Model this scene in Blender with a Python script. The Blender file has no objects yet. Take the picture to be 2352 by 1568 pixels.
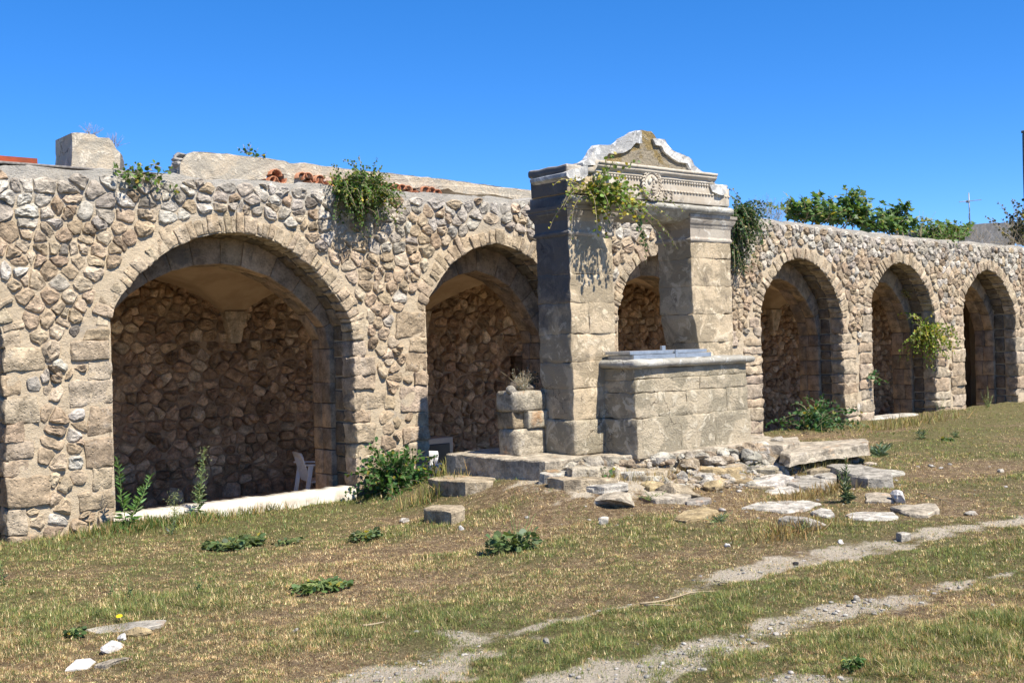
import bpy, math, random
import numpy as np
from mathutils import Vector, Matrix, noise

R = math.radians
rng = random.Random(7)
nrg = np.random.default_rng(11)
scene = bpy.context.scene
COL = scene.collection

# ------------------------------------------------------------------ camera
# World frame: X runs along the arcade wall, Y goes into the wall (front face at Y = 0), Z up.
FPX, TH, PH = 2600.0, R(1.5), R(50.2)
FWD = Vector((math.cos(PH), math.sin(PH), 0)); RGT = Vector((math.sin(PH), -math.cos(PH), 0)); UP = Vector((0, 0, 1))
CAMX = RGT * math.cos(TH) - UP * math.sin(TH)
CAMY = RGT * math.sin(TH) + UP * math.cos(TH)
CAM = Vector((-3.41, -12.34, 1.75))
cd = bpy.data.cameras.new('camera'); cam = bpy.data.objects.new('camera', cd); COL.objects.link(cam)
cd.sensor_width = 36; cd.lens = 36 * FPX / 2352; cd.clip_start = 0.1; cd.clip_end = 2000
mw = Matrix.Identity(4)
for i in range(3):
    mw[i][0] = CAMX[i]; mw[i][1] = CAMY[i]; mw[i][2] = -FWD[i]; mw[i][3] = CAM[i]
cam.matrix_world = mw
scene.camera = cam

# ------------------------------------------------------------------ sky, sun, exposure
SUN_EL, SUN_AZ = R(54), R(8)                      # azimuth: from the wall's normal towards +X
SUNV = Vector((math.sin(SUN_AZ) * math.cos(SUN_EL), -math.cos(SUN_AZ) * math.cos(SUN_EL), math.sin(SUN_EL)))
world = bpy.data.worlds.new('World'); scene.world = world; world.use_nodes = True
wn = world.node_tree; wn.nodes.clear()
wo = wn.nodes.new('ShaderNodeOutputWorld'); wb = wn.nodes.new('ShaderNodeBackground'); ws = wn.nodes.new('ShaderNodeTexSky')
ws.sky_type = 'NISHITA'; ws.sun_disc = False; ws.sun_elevation = SUN_EL
ws.sun_rotation = math.atan2(SUNV.x, SUNV.y); ws.altitude = 0; ws.air_density = 0.45; ws.dust_density = 0.0; ws.ozone_density = 4.5
wh = wn.nodes.new('ShaderNodeHueSaturation'); wh.inputs['Saturation'].default_value = 1.45; wh.inputs['Value'].default_value = 1.45; wh.inputs['Hue'].default_value = .508
wg = wn.nodes.new('ShaderNodeGamma'); wg.inputs[1].default_value = .75
wn.links.new(ws.outputs[0], wg.inputs[0]); wn.links.new(wg.outputs[0], wh.inputs['Color']); wn.links.new(wh.outputs[0], wb.inputs['Color'])
wb.inputs['Strength'].default_value = 0.14
wn.links.new(wb.outputs[0], wo.inputs['Surface'])
sl = bpy.data.lights.new('sun', 'SUN'); sl.energy = 5.0; sl.angle = R(0.53); sl.color = (1.0, 0.925, 0.80)
so = bpy.data.objects.new('sun', sl); COL.objects.link(so)
so.rotation_euler = SUNV.to_track_quat('Z', 'Y').to_euler(); so.location = SUNV * 60
scene.view_settings.view_transform = 'Standard'; scene.view_settings.look = 'None'
scene.view_settings.exposure = 0.9; scene.view_settings.gamma = 1.0; scene.view_settings.use_curve_mapping = False

# ------------------------------------------------------------------ measuring helpers
def ray(u, v): return FWD * FPX + CAMX * (u - 1176) + CAMY * (784 - v)
def on(u, v, ax, val):
    r = ray(u, v); return CAM + r * ((val - CAM[ax]) / r[ax])
def oy(u, v, y): return on(u, v, 1, y)
def oz(u, v, z): return on(u, v, 2, z)
def xz(l, y): return [(p.x, p.z) for p in (oy(u, v, y) for u, v in l)]
def proj(p):
    q = Vector(p) - CAM; D = q.dot(FWD)
    return 1176 + FPX * q.dot(CAMX) / D, 784 - FPX * q.dot(CAMY) / D, D
def lerp(a, b, t): return a + (b - a) * t
def interp(x, pts): return float(np.interp(x, [p[0] for p in pts], [p[1] for p in pts]))
class SN:                                         # smooth 2D noise, sum of sines, for numpy arrays
    def __init__(s, seed, f, n=7):
        g = np.random.default_rng(seed); a = g.uniform(0, 6.28, n); k = f * g.uniform(.5, 1.6, n) * 6.28
        s.kx, s.ky, s.p = k * np.cos(a), k * np.sin(a), g.uniform(0, 6.28, n); s.n = n
    def __call__(s, x, y):
        x = np.asarray(x, float); y = np.asarray(y, float); r = np.zeros(np.broadcast(x, y).shape)
        for i in range(s.n): r = r + np.sin(s.kx[i] * x + s.ky[i] * y + s.p[i])
        return r / math.sqrt(s.n) * .8
def sstep(a, b, x): t = np.clip((np.asarray(x, float) - a) / (b - a), 0, 1); return t * t * (3 - 2 * t)
def poly_dist(x, y, pl):
    x = np.asarray(x, float); y = np.asarray(y, float); best = np.full(np.broadcast(x, y).shape, 1e9)
    for (ax, ay), (bx, by) in zip(pl[:-1], pl[1:]):
        dx, dy = bx - ax, by - ay; L = dx * dx + dy * dy + 1e-12
        t = np.clip(((x - ax) * dx + (y - ay) * dy) / L, 0, 1)
        best = np.minimum(best, np.hypot(x - ax - t * dx, y - ay - t * dy))
    return best

# ------------------------------------------------------------------ object helpers
def link(o, parent=None):
    COL.objects.link(o)
    if parent is not None:
        o.parent = parent
    return o
def tag(o, label=None, cat=None, group=None, kind=None):
    if label: o['label'] = label
    if cat: o['category'] = cat
    if group: o['group'] = group
    if kind: o['kind'] = kind
    return o
ROOTLOC = {}
def thing(name, label, cat, loc=(0, 0, 0), group=None):
    o = bpy.data.objects.new(name, None); link(o); o.location = loc; o.empty_display_size = .1
    ROOTLOC[o.name] = Vector(loc)
    return tag(o, label, cat, group)
def total_loc(p):
    v = Vector((0, 0, 0))
    while p is not None:
        v += p.location; p = p.parent
    return v
def setcol(me, cols):
    if cols is None: return
    a = me.color_attributes.new('Col', 'FLOAT_COLOR', 'POINT')
    c = np.ones((len(me.vertices), 4), np.float32); c[:, :3] = np.asarray(cols, np.float32).reshape(-1, 3) if np.ndim(cols) > 1 else np.asarray(cols, np.float32)
    a.data.foreach_set('color', c.ravel())
def mobj(name, V, Fs, mat, parent=None, cols=None, smooth=True, loc=None):
    """verts in world coordinates -> mesh object whose origin sits at its parent's origin (or at loc)"""
    V = np.asarray([tuple(v) for v in V] if not isinstance(V, np.ndarray) else V, float)
    off = total_loc(parent) if parent is not None else Vector(loc if loc is not None else (0, 0, 0))
    V = V - np.array(off)
    me = bpy.data.meshes.new(name)
    if isinstance(Fs, np.ndarray):
        m, k = Fs.shape
        me.vertices.add(len(V)); me.vertices.foreach_set('co', V.astype(np.float32).ravel())
        me.loops.add(m * k); me.loops.foreach_set('vertex_index', Fs.astype(np.int32).ravel())
        me.polygons.add(m); me.polygons.foreach_set('loop_start', np.arange(0, m * k, k, dtype=np.int32))
        me.update(calc_edges=True)
    else:
        me.from_pydata(V.tolist(), [], Fs); me.update()
    if smooth:
        me.polygons.foreach_set('use_smooth', np.ones(len(me.polygons), dtype=bool))
    setcol(me, cols)
    me.materials.append(mat)
    o = bpy.data.objects.new(name, me); link(o, parent)
    if parent is None and loc is not None: o.location = loc
    return o
class MB:
    def __init__(s): s.V = []; s.F = []; s.C = []
    def add(s, V, F, c=None):
        b = len(s.V); s.V += [tuple(v) for v in V]; s.F += [tuple(i + b for i in f) for f in F]
        if c is not None: s.C += [tuple(c)] * len(V)
    def build(s, name, mat, parent=None, smooth=True, loc=None):
        return mobj(name, s.V, s.F, mat, parent, s.C if s.C else None, smooth, loc)
def box(x0, x1, y0, y1, z0, z1):
    V = [(x, y, z) for z in (z0, z1) for y in (y0, y1) for x in (x0, x1)]
    return V, [(0, 2, 3, 1), (4, 5, 7, 6), (0, 1, 5, 4), (2, 6, 7, 3), (0, 4, 6, 2), (1, 3, 7, 5)]
def corners(x0, x1, y0, y1, z0, z1): return box(x0, x1, y0, y1, z0, z1)[0]
def hexa(c, r=.02, amp=.006, fr=6., n=2, seed=0.):
    """rounded, rough block; c = 8 corners (index = x + 2y + 4z); n = interior cuts per edge"""
    c = [Vector(p) for p in c]
    L = [((c[1] - c[0]).length + (c[7] - c[6]).length) / 4, ((c[2] - c[0]).length + (c[7] - c[5]).length) / 4, ((c[4] - c[0]).length + (c[7] - c[3]).length) / 4]
    ax = []
    for l in L:
        rr = min(r, l * .6); q = [-l] + [(-1 + 2 * i / n) * (l - rr) for i in range(n + 1)] + [l]
        ax.append((q, rr, l))
    idx = {}; V = []; F = []
    K = n + 3
    def vert(i, j, k):
        key = (i, j, k)
        if key in idx: return idx[key]
        p = [ax[0][0][i], ax[1][0][j], ax[2][0][k]]
        inn = [max(-(ax[a][2] - ax[a][1]), min(ax[a][2] - ax[a][1], p[a])) for a in range(3)]
        e = [(p[a] - inn[a]) / max(ax[a][1], 1e-6) for a in range(3)]
        m = math.sqrt(sum(t * t for t in e))
        if m > 1: e = [t / m for t in e]
        q = [(inn[a] + e[a] * ax[a][1]) / ax[a][2] * .5 + .5 for a in range(3)]
        x, y, z = q
        w = Vector((0, 0, 0))
        for b in range(8):
            w += c[b] * ((x if b & 1 else 1 - x) * (y if b & 2 else 1 - y) * (z if b & 4 else 1 - z))
        w += noise.noise_vector(w * fr + Vector((seed, seed * .7, -seed))) * amp + noise.noise_vector(w * fr * 2.7 + Vector((seed, 3, 1))) * amp * .5
        idx[key] = len(V); V.append(w); return idx[key]
    for i in range(K - 1):
        for j in range(K - 1):
            F.append((vert(i, j, 0), vert(i, j + 1, 0), vert(i + 1, j + 1, 0), vert(i + 1, j, 0)))
            F.append((vert(i, j, K - 1), vert(i + 1, j, K - 1), vert(i + 1, j + 1, K - 1), vert(i, j + 1, K - 1)))
            F.append((vert(i, 0, j), vert(i + 1, 0, j), vert(i + 1, 0, j + 1), vert(i, 0, j + 1)))
            F.append((vert(i, K - 1, j), vert(i, K - 1, j + 1), vert(i + 1, K - 1, j + 1), vert(i + 1, K - 1, j)))
            F.append((vert(0, i, j), vert(0, i, j + 1), vert(0, i + 1, j + 1), vert(0, i + 1, j)))
            F.append((vert(K - 1, i, j), vert(K - 1, i + 1, j), vert(K - 1, i + 1, j + 1), vert(K - 1, i, j + 1)))
    return V, F
def sweep(profile, x0, x1, nx=12, amp=.004, shift=None):
    """closed (y, z) profile swept along X with end caps"""
    V = []; F = []; k = len(profile)
    for i in range(nx + 1):
        x = lerp(x0, x1, i / nx)
        for (y, z) in profile:
            p = Vector((x, y, z)); V.append(p + noise.noise_vector(p * 7) * amp)
    for i in range(nx):
        for j in range(k):
            a = i * k + j; b = i * k + (j + 1) % k
            F.append((a, a + k, b + k, b))
    F.append(tuple(range(k))); F.append(tuple(reversed(range(nx * k, nx * k + k))))
    return V, F
def loft_rect(x0, x1, y0, y1, prof, n=6, amp=.004):
    """rectangle rings, prof = [(overhang, z), ...] bottom to top, closed at both ends"""
    V = []; F = []; ring = 4 * n
    for o, z in prof:
        X0, X1, Y0, Y1 = x0 - o, x1 + o, y0 - o, y1 + o
        pts = [(lerp(X0, X1, i / n), Y0) for i in range(n)] + [(X1, lerp(Y0, Y1, i / n)) for i in range(n)] + \
              [(lerp(X1, X0, i / n), Y1) for i in range(n)] + [(X0, lerp(Y1, Y0, i / n)) for i in range(n)]
        for x, y in pts:
            p = Vector((x, y, z)); V.append(p + noise.noise_vector(p * 8) * amp)
    for l in range(len(prof) - 1):
        for i in range(ring):
            a = l * ring + i; b = l * ring + (i + 1) % ring
            F.append((a, b, b + ring, a + ring))
    F.append(tuple(reversed(range(ring)))); F.append(tuple(range((len(prof) - 1) * ring, len(prof) * ring)))
    return V, F
def tube(pts, r0, r1, k=5):
    V = []; F = []; n = len(pts)
    for i, p in enumerate(pts):
        p = Vector(p); t = (Vector(pts[min(i + 1, n - 1)]) - Vector(pts[max(i - 1, 0)])).normalized()
        a = t.cross(Vector((.31, .17, .93))); a = a.normalized() if a.length > 1e-4 else Vector((1, 0, 0)); b = t.cross(a)
        r = lerp(r0, r1, i / max(1, n - 1))
        for j in range(k):
            w = 6.2832 * j / k; V.append(p + a * math.cos(w) * r + b * math.sin(w) * r)
    for i in range(n - 1):
        for j in range(k):
            F.append((i * k + j, i * k + (j + 1) % k, (i + 1) * k + (j + 1) % k, (i + 1) * k + j))
    F.append(tuple(reversed(range(k)))); F.append(tuple(range((n - 1) * k, n * k)))
    return V, F
def ellipsoid(c, rx, ry, rz, rot=None, nu=8, nv=5, amp=0.):
    V = [];F = []
    c = Vector(c)
    for j in range(nv + 1):
        t = math.pi * j / nv
        for i in range(nu):
            a = 6.2832 * i / nu
            p = Vector((rx * math.sin(t) * math.cos(a), ry * math.sin(t) * math.sin(a), rz * math.cos(t)))
            if rot is not None: p = rot @ p
            V.append(c + p + (noise.noise_vector((c + p) * 9) * amp if amp else Vector()))
    for j in range(nv):
        for i in range(nu):
            F.append((j * nu + i, (j + 1) * nu + i, (j + 1) * nu + (i + 1) % nu, j * nu + (i + 1) % nu))
    return V, F
def plate(poly, y0, y1, amp=.006, fr=9., inset=.0):
    """(x, z) outline extruded from y0 (front) to y1 (back)"""
    n = len(poly); V = []; F = []
    for y in (y0, y1):
        for (x, z) in poly:
            p = Vector((x, y, z)); V.append(p + noise.noise_vector(p * fr) * amp)
    for i in range(n):
        j = (i + 1) % n; F.append((i, j, n + j, n + i))
    F.append(tuple(range(n))[::-1]); F.append(tuple(range(n, 2 * n)))
    return V, F
def area2(p): return sum(p[i][0] * p[(i + 1) % len(p)][1] - p[(i + 1) % len(p)][0] * p[i][1] for i in range(len(p))) / 2
def resample(poly, step, closed=True):
    out = []; n = len(poly)
    for i in range(n if closed else n - 1):
        a = poly[i]; b = poly[(i + 1) % n]; L = math.dist(a, b); k = max(1, int(L / step + .5))
        for j in range(k): out.append(tuple(a[t] + (b[t] - a[t]) * j / k for t in range(len(a))))
    if not closed: out.append(tuple(poly[-1]))
    return out
def slab(poly, zt, zb, amp=.02, bevel=.03, flare=.03, fr=5., tilt=(0, 0)):
    """flat rock: (x, y) outline, rough top at zt, sides down to zb"""
    if area2(poly) < 0: poly = poly[::-1]
    P = resample(poly, .09); n = len(P)
    cx = sum(p[0] for p in P) / n; cy = sum(p[1] for p in P) / n
    P = [(lerp(p[0], (P[i - 1][0] + P[(i + 1) % n][0]) / 2, .12), lerp(p[1], (P[i - 1][1] + P[(i + 1) % n][1]) / 2, .12)) for i, p in enumerate(P)]
    size = max(.05, math.sqrt(abs(area2(P))))
    b = min(.35, bevel / size * 1.6)
    rings = [(1 + flare, zb), (1.0, lerp(zb, zt, .45)), (1.0, zt - bevel), (1 - b, zt), (.62, zt + .004), (.28, zt + .006)]
    V = []; F = []
    for s, z in rings:
        for (x, y) in P:
            X, Y = cx + (x - cx) * s, cy + (y - cy) * s
            p = Vector((X, Y, z + (X - cx) * tilt[0] + (Y - cy) * tilt[1] if z > zb + 1e-6 else z))
            d = noise.noise_vector(p * fr) * amp + noise.noise_vector(p * fr * 3.1) * amp * .5
            if s < .99: d = Vector((d.x * .3, d.y * .3, d.z * .7))
            V.append(p + d)
    V.append(Vector((cx, cy, zt)))
    for l in range(len(rings) - 1):
        for i in range(n):
            j = (i + 1) % n; F.append((l * n + i, l * n + j, (l + 1) * n + j, (l + 1) * n + i))
    o = (len(rings) - 1) * n
    for i in range(n): F.append((o + i, o + (i + 1) % n, len(V) - 1))
    return V, F
def rock(c, sx, sy, sz, seed=0., amp=.16, rotz=0.):
    """angular boulder: subdivided sphere pushed on to random planes"""
    g = random.Random(int(seed * 977) + 5)
    pl = []
    for _ in range(16):
        d = Vector((g.gauss(0, 1), g.gauss(0, 1), g.gauss(0, 1))).normalized(); pl.append((d, g.uniform(.5, .88)))
    V, F = ellipsoid((0, 0, 0), 1, 1, 1, nu=14, nv=9)
    out = []; m = Matrix.Rotation(rotz, 3, 'Z')
    for v in V:
        v = Vector(v)
        for d, h in pl:
            k = v.dot(d)
            if k > h: v = v - d * (k - h)
        v += noise.noise_vector(v * 2.2 + Vector((seed, seed, 0))) * amp * .5
        out.append(Vector(c) + m @ Vector((v.x * sx, v.y * sy, v.z * sz)))
    return out, F

# ------------------------------------------------------------------ materials
class NT:
    def __init__(s, name):
        s.m = bpy.data.materials.new(name); s.m.use_nodes = True; s.t = s.m.node_tree; s.t.nodes.clear()
        s.out = s.n('ShaderNodeOutputMaterial'); s.bs = s.n('ShaderNodeBsdfPrincipled'); s.l(s.bs.outputs[0], s.out.inputs[0])
        s.geo = s.n('ShaderNodeNewGeometry'); s.pos = s.geo.outputs['Position']
    def n(s, t, **k):
        x = s.t.nodes.new(t)
        for a, b in k.items(): setattr(x, a, b)
        return x
    def l(s, a, b): s.t.links.new(a, b)
    def put(s, sock, v):
        if isinstance(v, (int, float)): sock.default_value = v
        elif isinstance(v, (tuple, list)): sock.default_value = tuple(v) + ((1,) if len(v) == 3 and sock.type == 'RGBA' else ())
        else: s.l(v, sock)
    def noise(s, scale, detail=5, rough=.6, dist=0., vec=None, w=None):
        x = s.n('ShaderNodeTexNoise'); x.inputs['Scale'].default_value = scale; x.inputs['Detail'].default_value = detail
        x.inputs['Roughness'].default_value = rough; x.inputs['Distortion'].default_value = dist
        s.l(vec or s.pos, x.inputs['Vector']); return x.outputs['Fac']
    def voro(s, scale, feat='F1', vec=None, out='Distance'):
        x = s.n('ShaderNodeTexVoronoi', feature=feat); x.inputs['Scale'].default_value = scale; s.l(vec or s.pos, x.inputs['Vector']); return x.outputs[out]
    def math(s, op, a, b=0., clamp=False):
        x = s.n('ShaderNodeMath', operation=op, use_clamp=clamp); s.put(x.inputs[0], a); s.put(x.inputs[1], b); return x.outputs[0]
    def ramp(s, f, lo, hi, a=0., b=1.):
        x = s.n('ShaderNodeMapRange', clamp=True, interpolation_type='SMOOTHSTEP'); s.put(x.inputs[0], f)
        x.inputs[1].default_value = lo; x.inputs[2].default_value = hi; x.inputs[3].default_value = a; x.inputs[4].default_value = b; return x.outputs[0]
    def mix(s, f, a, b, mode='MIX'):
        x = s.n('ShaderNodeMix', data_type='RGBA', blend_type=mode); s.put(x.inputs[0], f); s.put(x.inputs[6], a); s.put(x.inputs[7], b); return x.outputs[2]
    def attr(s, name='Col', o='Color'):
        x = s.n('ShaderNodeAttribute', attribute_name=name); return x.outputs[o]
    def sep(s, v=None):
        x = s.n('ShaderNodeSeparateXYZ'); s.l(v or s.pos, x.inputs[0]); return x.outputs
    def bump(s, h, strength=.5, dist=.02, nrm=None):
        x = s.n('ShaderNodeBump'); x.inputs['Strength'].default_value = strength; x.inputs['Distance'].default_value = dist
        s.l(h, x.inputs['Height'])
        if nrm is not None: s.l(nrm, x.inputs['Normal'])
        return x.outputs[0]
    def fin(s, col, rough=.9, nrm=None, spec=.2, metal=0.):
        s.put(s.bs.inputs['Base Color'], col); s.put(s.bs.inputs['Roughness'], rough)
        s.bs.inputs['Specular IOR Level'].default_value = spec; s.bs.inputs['Metallic'].default_value = metal
        if nrm is not None: s.l(nrm, s.bs.inputs['Normal'])
        return s.m

def mat_stone(name, base=None, contrast=.45, bump=.7, bscale=26., white=.0, rust=.0, dark=0.):
    t = NT(name)
    c = t.attr() if base is None else None
    col = c if c is not None else base
    n1 = t.noise(7., 6, .65); n2 = t.noise(38., 4, .7)
    v = t.math('ADD', t.ramp(n1, .3, .7, 1 - contrast, 1 + contrast * .7), t.ramp(n2, .3, .7, -.16, .16))
    x = t.n('ShaderNodeVectorMath', operation='SCALE'); t.put(x.inputs[0], col); t.l(v, x.inputs[3]); col = x.outputs[0]
    if white: col = t.mix(t.math('MULTIPLY', t.ramp(t.noise(5., 6, .7, .5), .56, .66), white), col, (.52, .48, .42))
    if rust: col = t.mix(t.math('MULTIPLY', t.ramp(t.noise(2.6, 5, .7), .58, .68), rust), col, (.5, .22, .06))
    if dark: col = t.mix(t.math('MULTIPLY', t.ramp(t.noise(3.1, 6, .7, .4), .5, .66), dark), col, (.1, .09, .08))
    pits = t.voro(bscale * 1.5)
    h = t.math('ADD', t.noise(bscale, 6, .7), t.math('MULTIPLY', t.ramp(pits, 0., .35), .35))
    h = t.math('ADD', h, t.math('MULTIPLY', t.noise(bscale * .3, 3, .6), 1.2))
    col = t.mix(t.ramp(t.noise(bscale * 1.2, 5, .75), .32, .42, .35, 0.), col, (.12, .09, .06))
    return t.fin(col, .95, t.bump(h, bump, .03), .1)
M = {}
M['stone'] = mat_stone('rubble_stone')
M['block'] = mat_stone('dressed_stone', contrast=.42, bump=.95, bscale=17., white=.25, dark=.16)
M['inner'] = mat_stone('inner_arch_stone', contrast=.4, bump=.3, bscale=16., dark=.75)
M['soot_shade'] = mat_stone('sooty_shaded_stone', contrast=.4, bump=.7, bscale=20., white=.12, dark=.6)  # soot stains, with the shade of the soffits painted in as well
M['rock'] = mat_stone('limestone_rock', contrast=.5, bump=.8, bscale=22., white=.35, rust=.35, dark=.25)
M['white_rock'] = mat_stone('white_limestone', base=(.52, .50, .47), contrast=.18, bump=.5, bscale=18.)
M['rubble'] = mat_stone('conglomerate', contrast=.5, bump=1., bscale=16., white=.3)

def mat_mortar():
    t = NT('lime_mortar')
    z = t.sep()[2]
    col = t.mix(t.noise(3., 5, .6), (.44, .355, .245), (.51, .425, .31))
    up = t.ramp(t.math('ADD', z, t.math('MULTIPLY', t.noise(2.5, 4), .7)), 3.45, 4.1)
    col = t.mix(up, col, (.38, .36, .32))
    col = t.mix(t.ramp(t.noise(60., 4, .8), .3, .5, .35, 0.), col, (.3, .23, .15))
    soot_shade = t.math('MULTIPLY', t.ramp(t.noise(1.3, 5, .7), .56, .70), .6)
    col = t.mix(soot_shade, col, (.2, .19, .18))
    h = t.math('ADD', t.noise(55., 5, .75), t.math('MULTIPLY', t.noise(12., 4, .6), 1.6))
    return t.fin(col, .95, t.bump(h, .8, .02), .1)
M['mortar'] = mat_mortar()
def mat_simple(name, c1, c2, scale=6., rough=.8, bump=.3, bscale=40., spec=.2, metal=0.):
    t = NT(name); col = t.mix(t.ramp(t.noise(scale, 5, .65), .35, .65), c1, c2)
    return t.fin(col, rough, t.bump(t.noise(bscale, 4, .7), bump, .01), spec, metal)
M['rearmortar'] = mat_simple('earth_mortar', (.26, .18, .115), (.38, .27, .175), 3., .95, .7, 30.)
M['plaster'] = mat_simple('vault_plaster', (.42, .30, .19), (.52, .385, .25), 2.2, .95, .5, 26.)
M['floor'] = mat_simple('earth_floor', (.42, .34, .25), (.50, .42, .31), 3., .95, .6, 20.)
M['white_wash'] = mat_simple('whitewash', (.62, .59, .52), (.48, .42, .34), 5., .9, .8, 18.)
M['parapet'] = None
def mat_render(name, cream, grey, dark, zdark=None):
    t = NT(name)
    n = t.noise(2.4, 7, .68, .6); n2 = t.noise(5.5, 7, .7, 1.)
    col = t.mix(t.ramp(n, .45, .52), cream, grey)
    col = t.mix(t.ramp(n2, .55, .60, 0, .85), col, tuple(min(1, c * k_) for c, k_ in zip(cream, (1.28, 1.34, 1.42))))
    col = t.mix(t.ramp(t.noise(3.3, 7, .72, .5), .56, .7, 0, .65), col, dark)
    cr = t.voro(4.5, 'DISTANCE_TO_EDGE', out='Distance')
    wv = t.n('ShaderNodeVectorMath', operation='ADD'); t.l(t.pos, wv.inputs[0])
    nz = t.n('ShaderNodeTexNoise'); nz.inputs['Scale'].default_value = 6.; nz.inputs['Detail'].default_value = 4; t.l(t.pos, nz.inputs['Vector'])
    sc = t.n('ShaderNodeVectorMath', operation='SCALE'); t.l(nz.outputs['Color'], sc.inputs[0]); sc.inputs[3].default_value = .28
    t.l(sc.outputs[0], wv.inputs[1])
    cr = t.voro(3.2, 'DISTANCE_TO_EDGE', vec=wv.outputs[0])
    crk = t.math('MULTIPLY', t.ramp(cr, .0, .014, 1., 0.), t.ramp(t.noise(1.7, 3), .54, .62))
    col = t.mix(t.math('MULTIPLY', crk, .75), col, (.08, .06, .045))
    col = t.mix(t.ramp(t.noise(45., 4, .8), .3, .46, .3, 0.), col, dark)
    h = t.math('ADD', t.noise(34., 6, .75), t.math('MULTIPLY', n2, 1.6)); h = t.math('SUBTRACT', h, t.math('MULTIPLY', crk, 1.2))
    return t, col, h
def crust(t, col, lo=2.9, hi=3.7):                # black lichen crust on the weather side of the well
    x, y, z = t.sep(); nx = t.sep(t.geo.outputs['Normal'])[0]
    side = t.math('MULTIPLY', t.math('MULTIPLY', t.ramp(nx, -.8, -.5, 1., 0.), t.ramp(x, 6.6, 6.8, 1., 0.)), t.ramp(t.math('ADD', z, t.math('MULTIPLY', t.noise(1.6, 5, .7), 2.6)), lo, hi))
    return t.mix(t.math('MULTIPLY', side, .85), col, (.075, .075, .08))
def mat_well(name='well_plaster', patina=True):
    t, col, h = mat_render(name, (.49, .395, .27), (.33, .27, .185), (.12, .10, .08))
    if patina:                                    # black crust of the weather side, upper part of the left pier
        x, y, z = t.sep()
        col = crust(t, col)
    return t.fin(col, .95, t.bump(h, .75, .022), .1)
M['well'] = mat_well()
t, c_, h_ = mat_render('parapet_render', (.50, .425, .32), (.42, .375, .30), (.2, .18, .15)); M['parapet'] = t.fin(c_, .95, t.bump(h_, .8, .03), .1)
t, c_, h_ = mat_render('frieze_stone', (.46, .41, .335), (.42, .365, .29), (.22, .2, .175)); M['frieze'] = t.fin(c_, .9, t.bump(h_, .3, .012), .15)
t, c_, h_ = mat_render('scroll_stone', (.56, .54, .50), (.33, .33, .325), (.1, .1, .105)); M['scroll'] = t.fin(c_, .9, t.bump(h_, .6, .02), .15)
t, c_, h_ = mat_render('tympanum_stone', (.36, .31, .23), (.33, .25, .12), (.14, .12, .09)); M['tymp'] = t.fin(c_, .95, t.bump(h_, 1., .05), .1)
t, c_, h_ = mat_render('basin_stone', (.46, .39, .28), (.31, .27, .195), (.16, .145, .115)); M['basin'] = t.fin(c_, .95, t.bump(h_, .9, .03), .1)
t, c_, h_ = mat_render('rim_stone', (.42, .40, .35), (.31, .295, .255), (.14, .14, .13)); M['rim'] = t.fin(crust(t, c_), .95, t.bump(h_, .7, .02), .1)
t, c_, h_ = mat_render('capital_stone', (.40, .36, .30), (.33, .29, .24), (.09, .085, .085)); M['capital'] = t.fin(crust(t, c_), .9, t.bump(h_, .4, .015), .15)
t, c_, h_ = mat_render('grey_concrete', (.15, .145, .145), (.12, .12, .12), (.07, .07, .07)); M['concrete'] = t.fin(c_, .95, t.bump(h_, .6, .02), .1)  # dark tone carries the shade of the roof hut's wall
M['metal'] = mat_simple('galvanised_steel', (.36, .39, .42), (.48, .51, .54), 9., .42, .05, 60., .5, .75)
M['rusty'] = mat_simple('rusty_sheet', (.36, .07, .03), (.22, .06, .03), 5., .8, .3, 30.)
M['tar'] = mat_simple('tarred_coping', (.14, .13, .12), (.24, .22, .2), 20., .9, .8, 40.)
M['plastic'] = mat_simple('white_plastic', (.72, .73, .75), (.66, .67, .7), 3., .4, .02, 10., .4)
M['wood'] = mat_simple('dark_wood', (.07, .045, .03), (.12, .08, .05), 7., .8, .4, 30.)
M['terracotta'] = mat_simple('terracotta', (.30, .11, .055), (.44, .22, .13), 8., .9, .5, 30.)
M['black'] = mat_simple('dark_screen', (.012, .014, .02), (.03, .03, .04), 3., .35, .05, 10., .4)
M['paleframe'] = mat_simple('pale_paint', (.42, .42, .42), (.36, .36, .35), 3., .6, .1, 20.)
M['antenna'] = mat_simple('antenna_alloy', (.2, .21, .22), (.28, .29, .3), 5., .5, .05, 20., .5, .5)
M['stem'] = mat_simple('woody_stem', (.26, .20, .13), (.36, .30, .2), 12., .9, .2, 40.)
M['greenstem'] = mat_simple('green_stem', (.14, .20, .07), (.22, .25, .09), 12., .8, .2, 40.)
M['carve'] = mat_simple('carved_line', (.20, .17, .13), (.26, .22, .17), 8., .95, .2, 40.)
def mat_leaf(name, trans=.35, rough=.5, spec=.35):
    t = NT(name); c = t.attr(); v = t.ramp(t.noise(9., 3, .6), .3, .7, .8, 1.25)
    x = t.n('ShaderNodeVectorMath', operation='SCALE'); t.l(c, x.inputs[0]); t.l(v, x.inputs[3])
    t.put(t.bs.inputs['Base Color'], x.outputs[0]); t.bs.inputs['Roughness'].default_value = rough; t.bs.inputs['Specular IOR Level'].default_value = spec
    tr = t.n('ShaderNodeBsdfTranslucent'); g = t.mix(1., x.outputs[0], (1.25, 1.25, .55), 'MULTIPLY'); t.l(g, tr.inputs[0])
    mx = t.n('ShaderNodeMixShader'); mx.inputs[0].default_value = trans; t.l(t.bs.outputs[0], mx.inputs[1]); t.l(tr.outputs[0], mx.inputs[2]); t.l(mx.outputs[0], t.out.inputs[0])
    return t.m
M['leaf'] = mat_leaf('leaf'); M['blade'] = mat_leaf('grass_blade', .3, .7, .15)
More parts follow.
